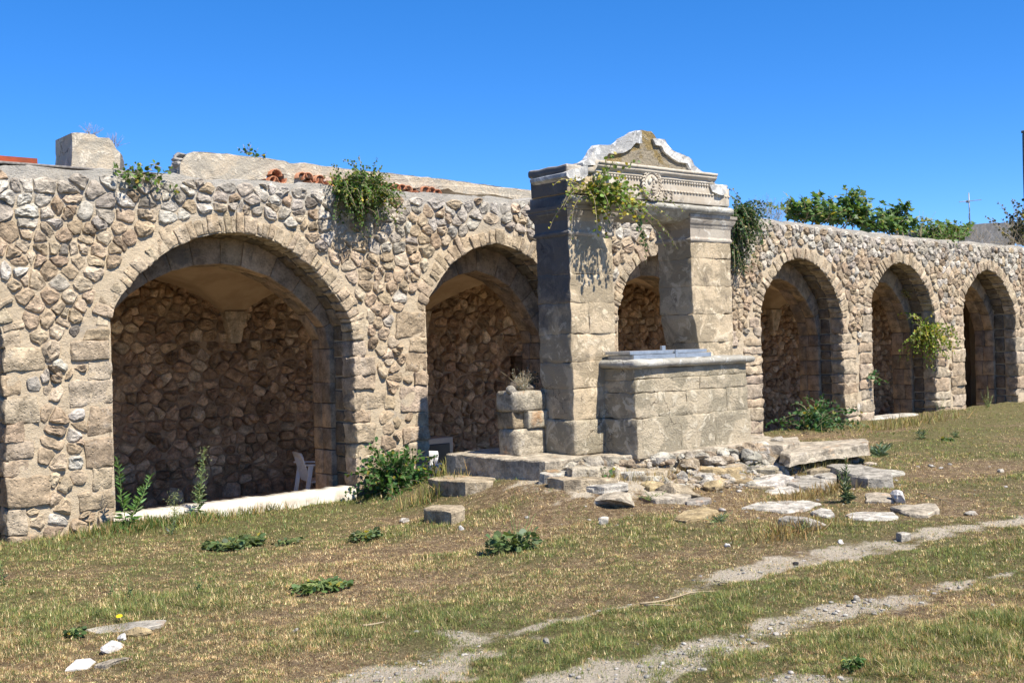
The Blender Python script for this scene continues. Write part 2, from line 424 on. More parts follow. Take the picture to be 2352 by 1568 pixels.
def mat_ground():
    t = NT('meadow_ground')
    d = t.attr('dirt', 'Fac'); g = t.attr('green', 'Fac')
    n1 = t.noise(1.7, 6, .7); n2 = t.noise(9., 7, .8); n3 = t.noise(60., 4, .8)
    straw = t.mix(t.ramp(n2, .35, .65), (.14, .09, .055), (.29, .20, .12))
    straw = t.mix(t.ramp(n3, .42, .6), straw, (.40, .31, .19), 'MIX')
    vc = t.n('ShaderNodeTexVoronoi'); vc.inputs['Scale'].default_value = 22.; t.l(t.pos, vc.inputs['Vector'])
    straw = t.mix(t.ramp(t.sep(vc.outputs['Color'])[0], .2, .9, 0., .6), straw, (.10, .065, .04))
    grn = t.mix(t.ramp(n3, .3, .7), (.11, .105, .045), (.21, .19, .085))
    col = t.mix(t.ramp(t.math('ADD', g, t.math('MULTIPLY', t.math('SUBTRACT', n2, .5), .9)), .25, .85, 0, .8), straw, grn)
    dirt = t.mix(t.ramp(t.noise(40., 5, .8), .35, .7), (.52, .445, .335), (.72, .635, .505))
    f = t.ramp(t.math('ADD', d, t.math('MULTIPLY', t.math('SUBTRACT', t.noise(7., 7, .75), .5), 1.2)), .3, .66)
    col = t.mix(f, col, dirt)
    h = t.math('ADD', t.noise(45., 6, .8), t.math('MULTIPLY', n2, 1.6))
    return t.fin(col, .97, t.bump(h, 1., .04), .08)
M['ground'] = mat_ground()

# ------------------------------------------------------------------ layout of the arcade
def arch_pts(px): return xz(px, 0.)
A1 = arch_pts([(250,754),(256,722),(274,683),(296,658),(315,630),(338,612),(368,588),(396,570),(442,549),(496,536),(542,534),(584,540),(620,550),(662,570),(694,595),(726,623),(750,651),(775,683),(797,715),(809,747),(811,782)])
A2h = arch_pts([(975,718),(978,696),(986,681),(999,662),(1011,640),(1030,613),(1055,589),(1084,572),(1118,562)])
def mirror(h, xc, top): return h + [(xc, top)] + [(2 * xc - x, z) for x, z in reversed(h)]
A2 = mirror(A2h, 6.64, 3.14)
A3 = mirror(arch_pts([(1417,724),(1424,688),(1436,659),(1443,635),(1458,617),(1477,595),(1516,578)]), 10.25, 3.15)
A4 = arch_pts([(1745,730),(1749,700),(1758,670),(1770,645),(1786,624),(1801,603),(1819,594),(1837,591),(1862,600),(1880,612),(1898,633),(1910,654),(1922,676),(1930,703),(1934,730)])
A5 = arch_pts([(2000,706),(2003,676),(2014,651),(2029,627),(2047,609),(2068,602),(2090,609),(2108,627),(2126,657),(2138,688),(2145,715)])
A6 = arch_pts([(2211,706),(2217,676),(2230,654),(2245,630),(2263,619),(2278,621),(2297,639),(2312,663),(2324,691),(2332,721)])
A7 = [(x + 3.42, z) for x, z in A6]
A0 = [(x - 4.22, z) for x, z in A1]; k0 = .03 - A0[-1][0]; A0 = [(x + k0, z) for x, z in A0]
ARCH = [A0, A1, A2, A3, A4, A5, A6, A7]
XL, XR, ZB = -5.5, 28.5, -.75
TOP = [(-6, 3.68)] + xz([(0,384),(270,393),(412,403),(600,414),(718,423),(898,439),(1035,447),(1228,458),(1720,497),(1850,513),(2000,535),(2210,555),(2352,568)], 0.) + [(30, 3.55)]
def top(x): return interp(x, TOP)
def gwall(x): return interp(x, [(-6, -.25), (0, -.2), (1.2, -.2), (4.2, -.2), (5.5, -.05), (8, 0), (12.5, 0), (15, .05), (20, .08), (30, .1)])
def opening(a):                                  # full opening polyline, left foot, up and over, right foot
    return [(a[0][0] + .02, ZB)] + list(a) + [(a[-1][0] + .03, ZB)]
OPEN = [opening(a) for a in ARCH]
def inside(x, z, poly):
    c = False; n = len(poly); j = n - 1
    for i in range(n):
        xi, zi = poly[i]; xj, zj = poly[j]
        if (zi > z) != (zj > z) and x < (xj - xi) * (z - zi) / (zj - zi) + xi: c = not c
        j = i
    return c
PIER = []                                        # (x0, x1) of each pier between the openings
for a, b in zip(ARCH[:-1], ARCH[1:]): PIER.append((a[-1][0], b[0][0]))
PC = [(a + b) / 2 for a, b in PIER]

# ------------------------------------------------------------------ ground
TRK_A = [tuple(oz(u, v, -.03).xy) for u, v in [(600,1620),(760,1556),(870,1520),(960,1482),(1050,1455),(1150,1437),(1300,1405),(1480,1368),(1650,1328),(1850,1282),(2050,1235),(2200,1210),(2400,1180)]]
TRK_B = [tuple(oz(u, v, -.03).xy) for u, v in [(1150,1640),(1330,1565),(1560,1492),(1740,1452),(1850,1412),(2020,1385),(2200,1335),(2352,1302),(2500,1275)]]
TRK_C = [tuple(oz(u, v, -.03).xy) for u, v in [(1600,1640),(1850,1560)]]
WA = [.8, 1.0, 1.5, 1.7, 1.5, .7, .25, .2, .6, .9, .85, .7, .5]
WB = [.6, .9, 1.25, .6, .95, .7, .35, .3, .3]
s_big, s_mid, s_fine, s_g = SN(1, .12), SN(2, .45), SN(3, 2.2), SN(5, .33)
s_cl, s_f2 = SN(12, 1.1), SN(13, 4.5)
def mound(x, y):                                 # rubble bank round the foot of the well
    dx = np.maximum(np.maximum(5.0 - x, x - 9.3), 0); dy = np.maximum(np.maximum(-3.05 - y, y + 1.2), 0)
    return .17 * sstep(1.5, .0, np.hypot(dx * 1.1, dy)) + .10 * np.exp(-((x - 5.0) / 1.5) ** 2 - ((y + 3.1) / 1.2) ** 2)
def gz(x, y):
    x = np.asarray(x, float); y = np.asarray(y, float)
    w = np.interp(x, [-6, 0, 1.2, 4.2, 5.5, 8, 12.5, 15, 20, 30], [-.25, -.2, -.2, -.2, -.05, 0, 0, .05, .08, .1])
    k = sstep(-5.5, 0., y)
    base = w * k + (1 - k) * -.04
    base = base + .035 * s_big(x, y) * sstep(0, -2, y) + .016 * s_mid(x, y) + .010 * s_fine(x, y) + .010 * s_cl(x, y) + .005 * s_f2(x, y) + mound(x, y)
    tr = np.exp(-(poly_dist(x, y, TRK_A) / .25) ** 2) + np.exp(-(poly_dist(x, y, TRK_B) / .25) ** 2)
    return base - .03 * tr
_gx, _gy = np.arange(-8, 32, .05), np.arange(-14, .5, .05); _gg = gz(*np.meshgrid(_gx, _gy, indexing='ij'))
def gzs(x, y):                                   # height of the ground at one point, from a table
    a = min(max((x + 8) / .05, 0), len(_gx) - 2); b = min(max((y + 14) / .05, 0), len(_gy) - 2); i, j = int(a), int(b); a -= i; b -= j
    return float(_gg[i, j] * (1 - a) * (1 - b) + _gg[i + 1, j] * a * (1 - b) + _gg[i, j + 1] * (1 - a) * b + _gg[i + 1, j + 1] * a * b)
def wdist(x, y, pl, w):
    b = np.full(np.shape(x), 1e9)
    for i in range(len(pl) - 1):
        d = poly_dist(x, y, pl[i:i + 2]) / ((w[i] + w[i + 1]) / 2 * .21); b = np.minimum(b, d)
    return b
def dirtmask(x, y):
    n = .55 * s_mid(x, y) + .45 * s_fine(x, y) + .2 * s_f2(x, y)
    d = np.minimum(np.minimum(wdist(x, y, TRK_A, WA), wdist(x, y, TRK_B, WB)), wdist(x, y, TRK_C, [1, 1]))
    a = sstep(1.7, .3, d + n) * np.clip(.82 + .4 * s_cl(x, y), 0, 1)
    dx = np.maximum(np.maximum(5.3 - x, x - 9.3), 0); dy = np.maximum(np.maximum(-3.3 - y, y + 1.0), 0)
    b = .75 * sstep(1.0, .1, np.hypot(dx, dy) + n * .4)
    px, py = oz(1760, 1085, .1).xy
    c = .9 * sstep(1., .4, np.hypot((x - px) / .75, (y - py) / .45) + n * .5)
    return np.maximum(np.maximum(a, b), c)
def greenmask(x, y):
    g = .63 + .24 * s_g(x, y) + .2 * s_mid(x, y) + .16 * s_cl(x, y) + .1 * s_fine(x, y)
    g = g + .35 * sstep(-2.2, -.3, y) * sstep(5., 3.5, x) + .2 * sstep(-5.5, -7.5, y) * sstep(4, 0, x)
    g = g - .5 * np.exp(-(((x - 7.) / 3.4) ** 2 + ((y + 4.3) / 1.5) ** 2)) + .12 * sstep(10, 13, x)
    return np.clip(g, 0, 1)
xs = np.concatenate([[-300, -120, -60, -30, -15], np.arange(XL, 9, .065), np.arange(9, XR - .05, .1), [XR, 40, 70, 130, 300]])
ys = np.concatenate([[-300, -100, -50, -25, -16], np.arange(-12.4, -.02, .065), [.16, 5.4, 9, 20, 60, 140, 300]])
GX, GY = np.meshgrid(xs, ys, indexing='ij'); GZ = gz(np.clip(GX, -12, 32), np.clip(GY, -14, .16))
ni, nj = GX.shape
I, J = np.meshgrid(np.arange(ni - 1), np.arange(nj - 1), indexing='ij')
cxm = (xs[I] + xs[I + 1]) / 2; cym = (ys[J] + ys[J + 1]) / 2
keep = ~((cxm > XL) & (cxm < XR) & (cym > .16) & (cym < 5.4))
I = I[keep]; J = J[keep]; ids = lambda i, j: i * nj + j
GF = np.stack([ids(I, J), ids(I + 1, J), ids(I + 1, J + 1), ids(I, J + 1)], 1)
gv = np.stack([GX.ravel(), GY.ravel(), GZ.ravel()], 1)
ground = mobj('ground', gv, GF, M['ground']); tag(ground, 'dry grassy ground with worn dirt wheel ruts', kind='structure')
for nm, fn in (('dirt', dirtmask), ('green', greenmask)):
    at = ground.data.attributes.new(nm, 'FLOAT', 'POINT'); at.data.foreach_set('value', fn(gv[:, 0], gv[:, 1]).astype(np.float32))
fl = MB(); fl.add(*box(XL, XR, .16, 5.4, -.95, -.62)); o = fl.build('floor', M['floor'], None, False); tag(o, 'sunken earth floor inside the arcade', kind='structure')

# ------------------------------------------------------------------ rubble masonry
def voronoi(P, real):
    P = np.asarray(P); cells = []
    n = len(P)
    for i in range(n):
        if not real[i]: cells.append(None); continue
        d = np.hypot(P[:, 0] - P[i, 0], P[:, 1] - P[i, 1]); nb = np.argsort(d)[1:22]
        x, z = P[i]; poly = [(x - .3, z - .2), (x + .3, z - .2), (x + .3, z + .2), (x - .3, z + .2)]
        for j in nb:
            if d[j] > .75: break
            ax, az = P[j, 0] - x, P[j, 1] - z; c = (P[j, 0] ** 2 + P[j, 1] ** 2 - x * x - z * z) / 2
            out = []
            for q in range(len(poly)):
                a = poly[q]; b = poly[(q + 1) % len(poly)]; fa = ax * a[0] + az * a[1] - c; fb = ax * b[0] + az * b[1] - c
                if fa <= 0: out.append(a)
                if fa * fb < 0: t = fa / (fa - fb); out.append((a[0] + (b[0] - a[0]) * t, a[1] + (b[1] - a[1]) * t))
            poly = out
            if len(poly) < 3: break
        cells.append(poly if len(poly) >= 3 else None)
    return cells
def stone_mesh(poly, gap, h, g, fmap, m=16, rings=None):
    cx = sum(p[0] for p in poly) / len(poly); cz = sum(p[1] for p in poly) / len(poly)
    rad = []
    for k in range(m):
        a = 6.28318 * (k + g.uniform(-.25, .25)) / m; dx, dz = math.cos(a), math.sin(a); best = .5
        for q in range(len(poly)):
            ax, az = poly[q]; bx, bz = poly[(q + 1) % len(poly)]; ex, ez = bx - ax, bz - az
            den = dx * ez - dz * ex
            if abs(den) < 1e-9: continue
            t = ((ax - cx) * ez - (az - cz) * ex) / den; u = ((ax - cx) * dz - (az - cz) * dx) / den
            if t > 0 and -1e-6 <= u <= 1 + 1e-6: best = min(best, t)
        rad.append((a, best))
    rr = [r for _, r in rad]
    rr = [max(.015, lerp(rr[k], (rr[k - 1] + rr[(k + 1) % m]) / 2, .12) * g.uniform(.92, 1.04) - gap * g.uniform(.5, 1.5)) for k in range(m)]
    tx, tz = g.uniform(-.5, .5), g.uniform(-.45, .45); R0 = sum(rr) / m
    V = []; F = []
    rings = rings or [(1.07, -.35), (1.0, .45), (.9, .85), (.66, 1.0), (.33, 1.02)]
    off = Vector((g.uniform(0, 50), g.uniform(0, 50), 0)); pl = [(g.uniform(0, 6.283), g.uniform(.35, .9), g.uniform(.3, .9)) for _ in range(3)]
    for s, hh in rings:
        for k in range(m):
            a = rad[k][0]; r = rr[k] * s; x = cx + r * math.cos(a); z = cz + r * math.sin(a)
            nn = noise.noise(Vector((x * 14, z * 14, s * 2)) + off)
            H = h * hh * (1 + tx * (x - cx) / R0 + tz * (z - cz) / R0 + nn * .7) if hh > 0 else -.03
            if hh > 0:
                for (pa, pd, ps) in pl:              # chipped facets
                    e_ = ((x - cx) * math.cos(pa) + (z - cz) * math.sin(pa)) / R0 - pd
                    if e_ > 0: H -= h * ps * e_
                H = max(H, h * .25 * (s < 1) + .004)
            V.append(fmap(x + nn * .008, z + nn * .008, H + noise.noise(Vector((x * 40, z * 40, 3)) + off) * .006 * (hh > 0)))
    V.append(fmap(cx, cz, h * 1.05))
    for l in range(len(rings) - 1):
        for k in range(m):
            j = (k + 1) % m; F.append((l * m + k, l * m + j, (l + 1) * m + j, (l + 1) * m + k))
    o = (len(rings) - 1) * m
    for k in range(m): F.append((o + k, o + (k + 1) % m, len(V) - 1))
    return V, F
def parea(V):                                    # rough area on the photograph
    ps = [proj(v) for v in V]; us = [p[0] for p in ps]; vs = [p[1] for p in ps]
    if min(us) > 2360 or max(us) < -10 or min(vs) > 1580 or max(vs) < -10: return 0
    return (max(us) - min(us)) * (max(vs) - min(vs))
def tint(c, g, v=.14, h=.018):
    k = 1 + g.uniform(-v, v); return tuple(max(.02, min(.9, x * k * (1 + g.uniform(-h, h)))) for x in c)
PAL = [(.39, .305, .21), (.35, .27, .185), (.42, .335, .235), (.34, .26, .18), (.44, .36, .265), (.39, .305, .215)]
PALG = [(.39, .345, .285), (.46, .42, .36), (.34, .30, .25), (.46, .42, .36)]
arcade = thing('arcade_wall', 'long rubble stone wall with a row of round arches', 'wall', (0, 0, 0))

# quoins and voussoirs, laid round every opening
zone_rect = []; zone_arc = []
quoins = []; vouss = []; soff = []
def jamb(xe, side, zlo, zhi, pw, ashlar, gq):
    """blocks of one jamb; side = +1: the pier lies to +X of the edge"""
    z = zlo; k = 0
    while z < zhi - .06:
        h = gq.choice([gq.uniform(.14, .2), gq.uniform(.18, .28), gq.uniform(.24, .36)]) if not ashlar else gq.uniform(.16, .3)
        if z + h > zhi - .1: h = zhi - z
        w = (gq.uniform(.16, .34) if k % 2 else gq.uniform(.26, .48)) if not ashlar else (pw * .5 * gq.uniform(.8, 1.15))
        w = min(w, pw * .48)
        proud = gq.uniform(.0, .03)
        a, b = (xe - .005, xe + w) if side > 0 else (xe - w, xe + .005)
        g0 = .006
        c = corners(a + (0 if side > 0 else g0), b - (g0 if side > 0 else 0), -proud, .27, z + g0, z + h - g0)
        c = [(p[0] + gq.uniform(-.028, .028) * (1 if abs(p[0] - xe) > .1 else .6), p[1] + gq.uniform(-.012, .008), p[2] + gq.uniform(-.016, .016)) for p in c]
        quoins.append((hexa(c, .014, .03, 8., 4, gq.uniform(0, 90)), tint(gq.choice(PAL[:3] + [(.40, .325, .24), (.42, .345, .26)]), gq, .1)))
        zone_rect.append((a, b, z, z + h))
        # second row of the reveal
        e = gq.uniform(.0, .02)
        a2, b2 = (xe + e, xe + .3) if side > 0 else (xe - .3, xe - e)
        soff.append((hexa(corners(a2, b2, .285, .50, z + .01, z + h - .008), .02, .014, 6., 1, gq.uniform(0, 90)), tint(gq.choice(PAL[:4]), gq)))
        z += h; k += 1
def arc_resample(a, wmin, wmax, gq):
    P = [Vector((x, 0, z)) for x, z in a]; L = [0]
    for p, q in zip(P[:-1], P[1:]): L.append(L[-1] + (q - p).length)
    s = [0]
    while s[-1] < L[-1] - .09: s.append(s[-1] + gq.uniform(wmin, wmax))
    s[-1] = L[-1]
    xs_ = np.interp(s, L, [p.x for p in P]); zs_ = np.interp(s, L, [p.z for p in P])
    f = lambda t: (float(np.interp(t, L, [p.x for p in P])), float(np.interp(t, L, [p.z for p in P])))
    out = []
    for i, t in enumerate(s):
        x0, z0 = f(max(0, t - .16)); x1, z1 = f(min(L[-1], t + .16)); d = Vector((x1 - x0, z1 - z0)).normalized()
        out.append(((xs_[i], zs_[i]), (-d.y, d.x)))
    return out
def ring(a, wmin, wmax, lmin, lmax, y0, y1, gq, dst, proud=True, rr=.02, amp=.012, gap=.006, cols=PAL, off=0.):
    S = arc_resample(a, wmin, wmax, gq)
    for ((p0, n0), (p1, n1)) in zip(S[:-1], S[1:]):
        l0 = gq.uniform(lmin, lmax); pr = gq.uniform(.0, .03) if proud else 0
        dx, dz = p1[0] - p0[0], p1[1] - p0[1]; L = math.hypot(dx, dz); ex, ez = dx / L * gap, dz / L * gap
        o = off + (gq.uniform(-.018, .015) if proud else 0)
        A = (p0[0] + ex + n0[0] * o, p0[1] + ez + n0[1] * o); B = (p1[0] - ex + n1[0] * o, p1[1] - ez + n1[1] * o)
        Cc = (p0[0] + ex + n0[0] * l0, p0[1] + ez + n0[1] * l0); D = (p1[0] - ex + n1[0] * l0, p1[1] - ez + n1[1] * l0)
        c = [(q[0], y, q[1]) for q in (A, B, Cc, D) for y in (0,)]
        cc = [(A[0], y0 - pr, A[1]), (B[0], y0 - pr, B[1]), (A[0], y1, A[1]), (B[0], y1, B[1]), (Cc[0], y0 - pr, Cc[1]), (D[0], y0 - pr, D[1]), (Cc[0], y1, Cc[1]), (D[0], y1, D[1])]
        dst.append((hexa(cc, .013 if proud else rr, amp * 1.7 if proud else amp, 9., 3 if proud else 2, gq.uniform(0, 90)), tint(gq.choice(cols), gq)))
gq = random.Random(21)
for ai, a in enumerate(ARCH):
    far = ai >= 4
    ring(a, .055, .16 if not far else .13, .14, .25, 0., .26, gq, vouss, cols=[(.40, .32, .225), (.43, .35, .25), (.37, .29, .2)])
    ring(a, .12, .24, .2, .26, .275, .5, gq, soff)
    zone_arc.append(a)
    lo = lambda x: gwall(x) - .12
    for xe, side, pi in ((a[0][0], -1, ai - 1), (a[-1][0], 1, ai)):
        if 0 <= pi < len(PIER): pw = PIER[pi][1] - PIER[pi][0]
        else: pw = 1.1
        zh = a[0][1] if side < 0 else a[-1][1]
        jamb(xe, side, lo(xe), zh - .0, pw, False, gq) if ai < 4 else (jamb(xe, side, lo(xe), 1.55, pw, True, gq), jamb(xe, side, 1.55, zh, pw, False, gq))

# rubble seeds in loose courses
gr = random.Random(5); seeds = []; real = []
OPENA = [np.array(o) for o in OPEN]
def in_open(x, z, m=0.):
    for o in OPEN:
        if o[0][0] - .5 < x < o[-1][0] + .5 and inside(x, z, o): return True
    return False
cand = []
z = -.3
while z < 3.9:
    h = gr.uniform(.092, .145); x = XL
    while x < XR - 1:
        far = .82 if x > 11 else 1.
        w = gr.choice([gr.uniform(.11, .18), gr.uniform(.15, .26), gr.uniform(.2, .36)]) * (1.28 if z < 1.6 else 1.16) * far
        cand.append((x + w / 2 + gr.uniform(-.02, .02), z + h / 2 + gr.uniform(-.032, .032))); x += w
    z += h
for _ in range(700): cand.append((gr.uniform(XL, XR - 1), gr.uniform(-.2, 3.8)))      # small wedging stones
ca = np.array(cand); okm = np.ones(len(ca), bool)
for a in ARCH:
    okm &= poly_dist(ca[:, 0], ca[:, 1], a) > .255
for (a, b, z0, z1) in zone_rect:
    okm &= ~((ca[:, 0] > a - .03) & (ca[:, 0] < b + .03) & (ca[:, 1] > z0 - .02) & (ca[:, 1] < z1 + .02))
okm &= ca[:, 1] < np.array([top(x) for x in ca[:, 0]]) - .06
for i, (x, z) in enumerate(ca):
    if okm[i] and in_open(x, z): okm[i] = False
    if okm[i] and gr.random() < .03: okm[i] = False
seeds = [tuple(p) for p in ca[okm]]; real = [True] * len(seeds)
for (a, b, z0, z1) in zone_rect:                 # blockers along the dressed stone
    for i in range(int((z1 - z0) / .07) + 1):
        for xx in np.arange(a + .05, b - .045, .08): seeds.append((xx, z0 + .035 + i * .07)); real.append(False)
for a in ARCH:
    for ((px_, pz_), nn) in arc_resample(a, .07, .07, gr):
        for r_ in (.09, .165): seeds.append((px_ + nn[0] * r_, pz_ + nn[1] * r_)); real.append(False)
for x in np.arange(XL, XR, .1): seeds.append((x, top(x) + .035)); real.append(False)
cells = voronoi(seeds, real)
stones = []
for i, poly in enumerate(cells):
    if poly is None: continue
    x, z = seeds[i]
    if abs(area2(poly)) < .0028: continue
    ga = lerp(.004, .016, gr.random())
    if x > 11: ga *= .7
    h = gr.uniform(.016, .046)
    pg = float(sstep(top(x) - 1.0, top(x) - .15, z)) * .85
    c = tint(gr.choice(PALG) if gr.random() < max(pg, .08) else gr.choice(PAL), gr, .15)
    if gr.random() < .04: c = tuple(k * .6 for k in c)
    stones.append((stone_mesh(poly, ga, h, gr, lambda p, q, hh: (p, -hh, q)), c))
def emit(lst, name, stuffname, mat, parent, limit=295, keep_hidden=True, smooth=True):
    it = [(parea(m[0]), m, c) for m, c in lst]
    it = [t for t in it if t[0] > 0 or keep_hidden]; it.sort(key=lambda t: -t[0])
    for ar, m, c in it[:limit]:
        mobj(name, m[0], m[1], mat, parent, np.array(c), smooth)
    if len(it) > limit:
        mb = MB()
        for ar, m, c in it[limit:]: mb.add(m[0], m[1], c)
        tag(mb.build(stuffname, mat, parent, smooth), kind='stuff')
emit(stones, 'stone', 'small_stones', M['stone'], arcade, smooth=False)
emit(vouss, 'voussoir', 'far_voussoirs', M['block'], arcade)
emit(quoins, 'quoin', 'far_quoins', M['block'], arcade)
emit([(m_, tuple(k_ * .46 for k_ in c_)) for m_, c_ in soff], 'soffit_stone', 'far_soffit_stones', M['soot_shade'], arcade)  # stone tones darkened: shade of reveals and soffits put into the colour

# mortar body: front face with openings, reveals, top
def mortar_face():
    V = []; F = []
    sm = SN(9, 1.6); sf = SN(10, 5.)
    cols = np.arange(XL, XR + .001, .06)
    edges = sorted(set(list(cols) + [o[0][0] for o in OPEN] + [o[-1][0] for o in OPEN]))
    def zlow(x, sidehint):
        for a, o in zip(ARCH, OPEN):
            if o[0][0] - 1e-6 <= x <= o[-1][0] + 1e-6:
                return interp(x, [(a[0][0], a[0][1])] + [p for p in a if a[0][0] < p[0] < a[-1][0]] + [(a[-1][0], a[-1][1])]), True
        return ZB, False
    def add_strip(x0, x1, l0, l1):
        n = max(2, int((top(x0) - min(l0, l1)) / .06)); b = len(V)
        for x, l in ((x0, l0), (x1, l1)):
            t = top(x) + .012 * math.sin(x * 7) + .015 * float(sm(x, 9))
            for k in range(n + 1):
                V.append((x, 0., lerp(l, t, k / n)))
        for k in range(n): F.append((b + k, b + n + 1 + k, b + n + 2 + k, b + k + 1))
    for x0, x1 in zip(edges[:-1], edges[1:]):
        xm = (x0 + x1) / 2; _, ins = zlow(xm, 0)
        if ins: add_strip(x0, x1, zlow(x0, 0)[0] if zlow(x0, 0)[1] else zlow(xm, 0)[0], zlow(x1, 0)[0] if zlow(x1, 0)[1] else zlow(xm, 0)[0])
        else: add_strip(x0, x1, ZB, ZB)
    A_ = np.array(V); A_[:, 1] = .004 + .009 * sm(A_[:, 0], A_[:, 2]) + .004 * sf(A_[:, 0], A_[:, 2]); V[:] = [tuple(q_) for q_ in A_.tolist()]
    # the top, back down to the roof
    for x0, x1 in zip(edges[:-1], edges[1:]):
        b = len(V)
        for x in (x0, x1):
            t = top(x) + .012 * math.sin(x * 7) + .015 * float(sm(x, 9))
            for y, dz in ((.013, 0), (.18, .025), (.36, .02), (.5, 0), (.5, -.3)): V.append((x, y + .0, t + dz + .012 * float(sf(x, y)) * (y > .1)))
        for k in range(4): F.append((b + k, b + 5 + k, b + 6 + k, b + k + 1))
    # reveals and soffits, set back behind the dressed stones
    for o in OPEN:
        P = resample(o, .12, False); b = len(V); n = len(P); ys_ = (.0, .25, .5, .97)
        for i, (x, z) in enumerate(P):
            p0 = P[max(0, i - 1)]; p1 = P[min(n - 1, i + 1)]; d = Vector((p1[0] - p0[0], p1[1] - p0[1])).normalized()
            for y in ys_: V.append((x - d.y * .022, y, z + d.x * .022))
        for i in range(n - 1):
            for k in range(3): F.append((b + i * 4 + k, b + i * 4 + 4 + k, b + i * 4 + 5 + k, b + i * 4 + k + 1))
    return V, F
V, F = mortar_face(); mobj('mortar_body', V, F, M['mortar'], arcade, None, True)

# ------------------------------------------------------------------ vaulted gallery behind
gallery = thing('vaulted_gallery', 'plastered groin vaults and inner stone arches inside the arcade', 'vault', (0, .5, 0))
def inner_profile(a):
    if a is A1: pass
    xc = (a[0][0] + a[-1][0]) / 2; hw = (a[-1][0] - a[0][0]) / 2
    crown = max(p[1] for p in a); sp = min(a[0][1], a[-1][1])
    return [(xc + (x - xc) * (1 - .055 / hw), 1.72 + (z - sp) * (2.79 - 1.72) / (crown - sp)) for x, z in a]
blocks = []; gi = random.Random(33)
ICOL = [(.30, .215, .14), (.265, .19, .125), (.335, .24, .155), (.24, .175, .12)]  # inner arch tones, darkened to paint in the shade under the arches
for ai, a in enumerate(ARCH):
    ip = inner_profile(a)
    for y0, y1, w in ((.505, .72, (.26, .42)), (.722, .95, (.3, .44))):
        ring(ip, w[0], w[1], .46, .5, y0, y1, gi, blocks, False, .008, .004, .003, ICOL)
    for xe, side in ((ip[0][0], -1), (ip[-1][0], 1)):
        z = -.55; zh = ip[0][1] if side < 0 else ip[-1][1]
        while z < zh - .05:
            h = gi.uniform(.24, .36)
            if z + h > zh - .12: h = zh - z
            a_, b_ = (xe, xe + .4) if side > 0 else (xe - .4, xe)
            ysp = gi.uniform(.64, .8)
            for y0, y1 in ((.505, ysp), (ysp + .004, .95)):
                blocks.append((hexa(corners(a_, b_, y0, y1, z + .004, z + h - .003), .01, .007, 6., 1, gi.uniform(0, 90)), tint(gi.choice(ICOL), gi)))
            z += h
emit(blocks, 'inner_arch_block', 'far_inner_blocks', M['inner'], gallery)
bays = [-3.6] + PC + [26.0]
YV0, YV1, ZS, RV = .955, 4.6, 2.08, .87
for b0, b1 in zip(bays[:-1], bays[1:]):
    nx, ny = 40, 36; V = []; F = []; xc, hw = (b0 + b1) / 2, (b1 - b0) / 2; yc, hd = (YV0 + YV1) / 2, (YV1 - YV0) / 2
    for i in range(nx + 1):
        for j in range(ny + 1):
            x = lerp(b0, b1, i / nx); y = lerp(YV0, YV1, j / ny)
            h1 = math.sqrt(max(0, 1 - ((x - xc) / hw) ** 2)) ** 1.4; h2 = math.sqrt(max(0, 1 - ((y - yc) / hd) ** 2)) ** 1.4
            V.append((x, y, ZS + RV * max(h1, h2) + .012 * noise.noise(Vector((x * 2, y * 2, 0)))))
    for i in range(nx):
        for j in range(ny): k = i * (ny + 1) + j; F.append((k, k + 1, k + ny + 2, k + ny + 1))
    if b1 > 0: mobj('vault', V, F, M['plaster'], gallery)
for xc in PC:
    mb = MB(); zt = ZS + .27; w0, w1 = .2, .085
    V, F = hexa([(xc - w1, 4.42, ZS - .24), (xc + w1, 4.42, ZS - .24), (xc - w1, 4.62, ZS - .24), (xc + w1, 4.62, ZS - .24), (xc - w0, 4.36, zt), (xc + w0, 4.36, zt), (xc - w0, 4.62, zt), (xc + w0, 4.62, zt)], .015, .008, 6, 2)
    mb.add(V, F, (.56, .45, .32)); mb.build('corbel', M['block'], gallery)
mb = MB(); mb.add(*box(XL, XR, .52, 5.3, 3.05, 3.5)); mb.add(*box(XL, XL + .3, .02, 5.3, -.9, 3.04)); mb.add(*box(XR - .3, XR, .02, 5.3, -.9, 3.04))
mb.build('roof_mass', M['mortar'], gallery, False)

# ------------------------------------------------------------------ rear wall of the gallery
rear = thing('rear_wall', 'shaded rubble rear wall seen through the arches', 'wall', (0, 4.6, 0))
sm_ = SN(19, 1.2); V = []; F = []; xs_ = np.arange(XL, XR, .15); zs_ = np.arange(-.9, 3.3, .15)
for x in xs_:
    for z in zs_: V.append((x, 4.6 + .02 * float(sm_(x, z)), z))
nz_ = len(zs_)
for i in range(len(xs_) - 1):
    for j in range(nz_ - 1): k = i * nz_ + j; F.append((k, k + nz_, k + nz_ + 1, k + 1))
mobj('mortar_body', V, F, M['rearmortar'], rear)
mb = MB(); mb.add(*box(XL, XR, 4.75, 5.3, -.9, 3.3)); mb.build('wall_core', M['rearmortar'], rear, False)
def seen(x, y, z):                               # does the line of sight pass through an opening of the front wall
    p = Vector((x, y, z)); t = (0 - CAM.y) / (y - CAM.y); q = CAM + (p - CAM) * t
    for o in OPEN:
        if o[0][0] - .6 < q.x < o[-1][0] + .6: return q.z < 3.4
    return False
g2 = random.Random(44); cand = []; z = -.55
while z < 2.95:
    h = g2.uniform(.11, .19); x = -.5
    while x < 26:
        w = g2.choice([g2.uniform(.12, .2), g2.uniform(.16, .28), g2.uniform(.22, .38)])
        w *= 1.18
        if 6.6 < x < 12: w *= 1.2
        cand.append((x + w / 2, z + h / 2 + g2.uniform(-.026, .026))); x += w
    z += h
for _ in range(500): cand.append((g2.uniform(-.5, 26), g2.uniform(-.6, 2.9)))
cand = [c for c in cand if seen(c[0], 4.6, c[1])]
cells = voronoi(cand, [True] * len(cand)); rs = []
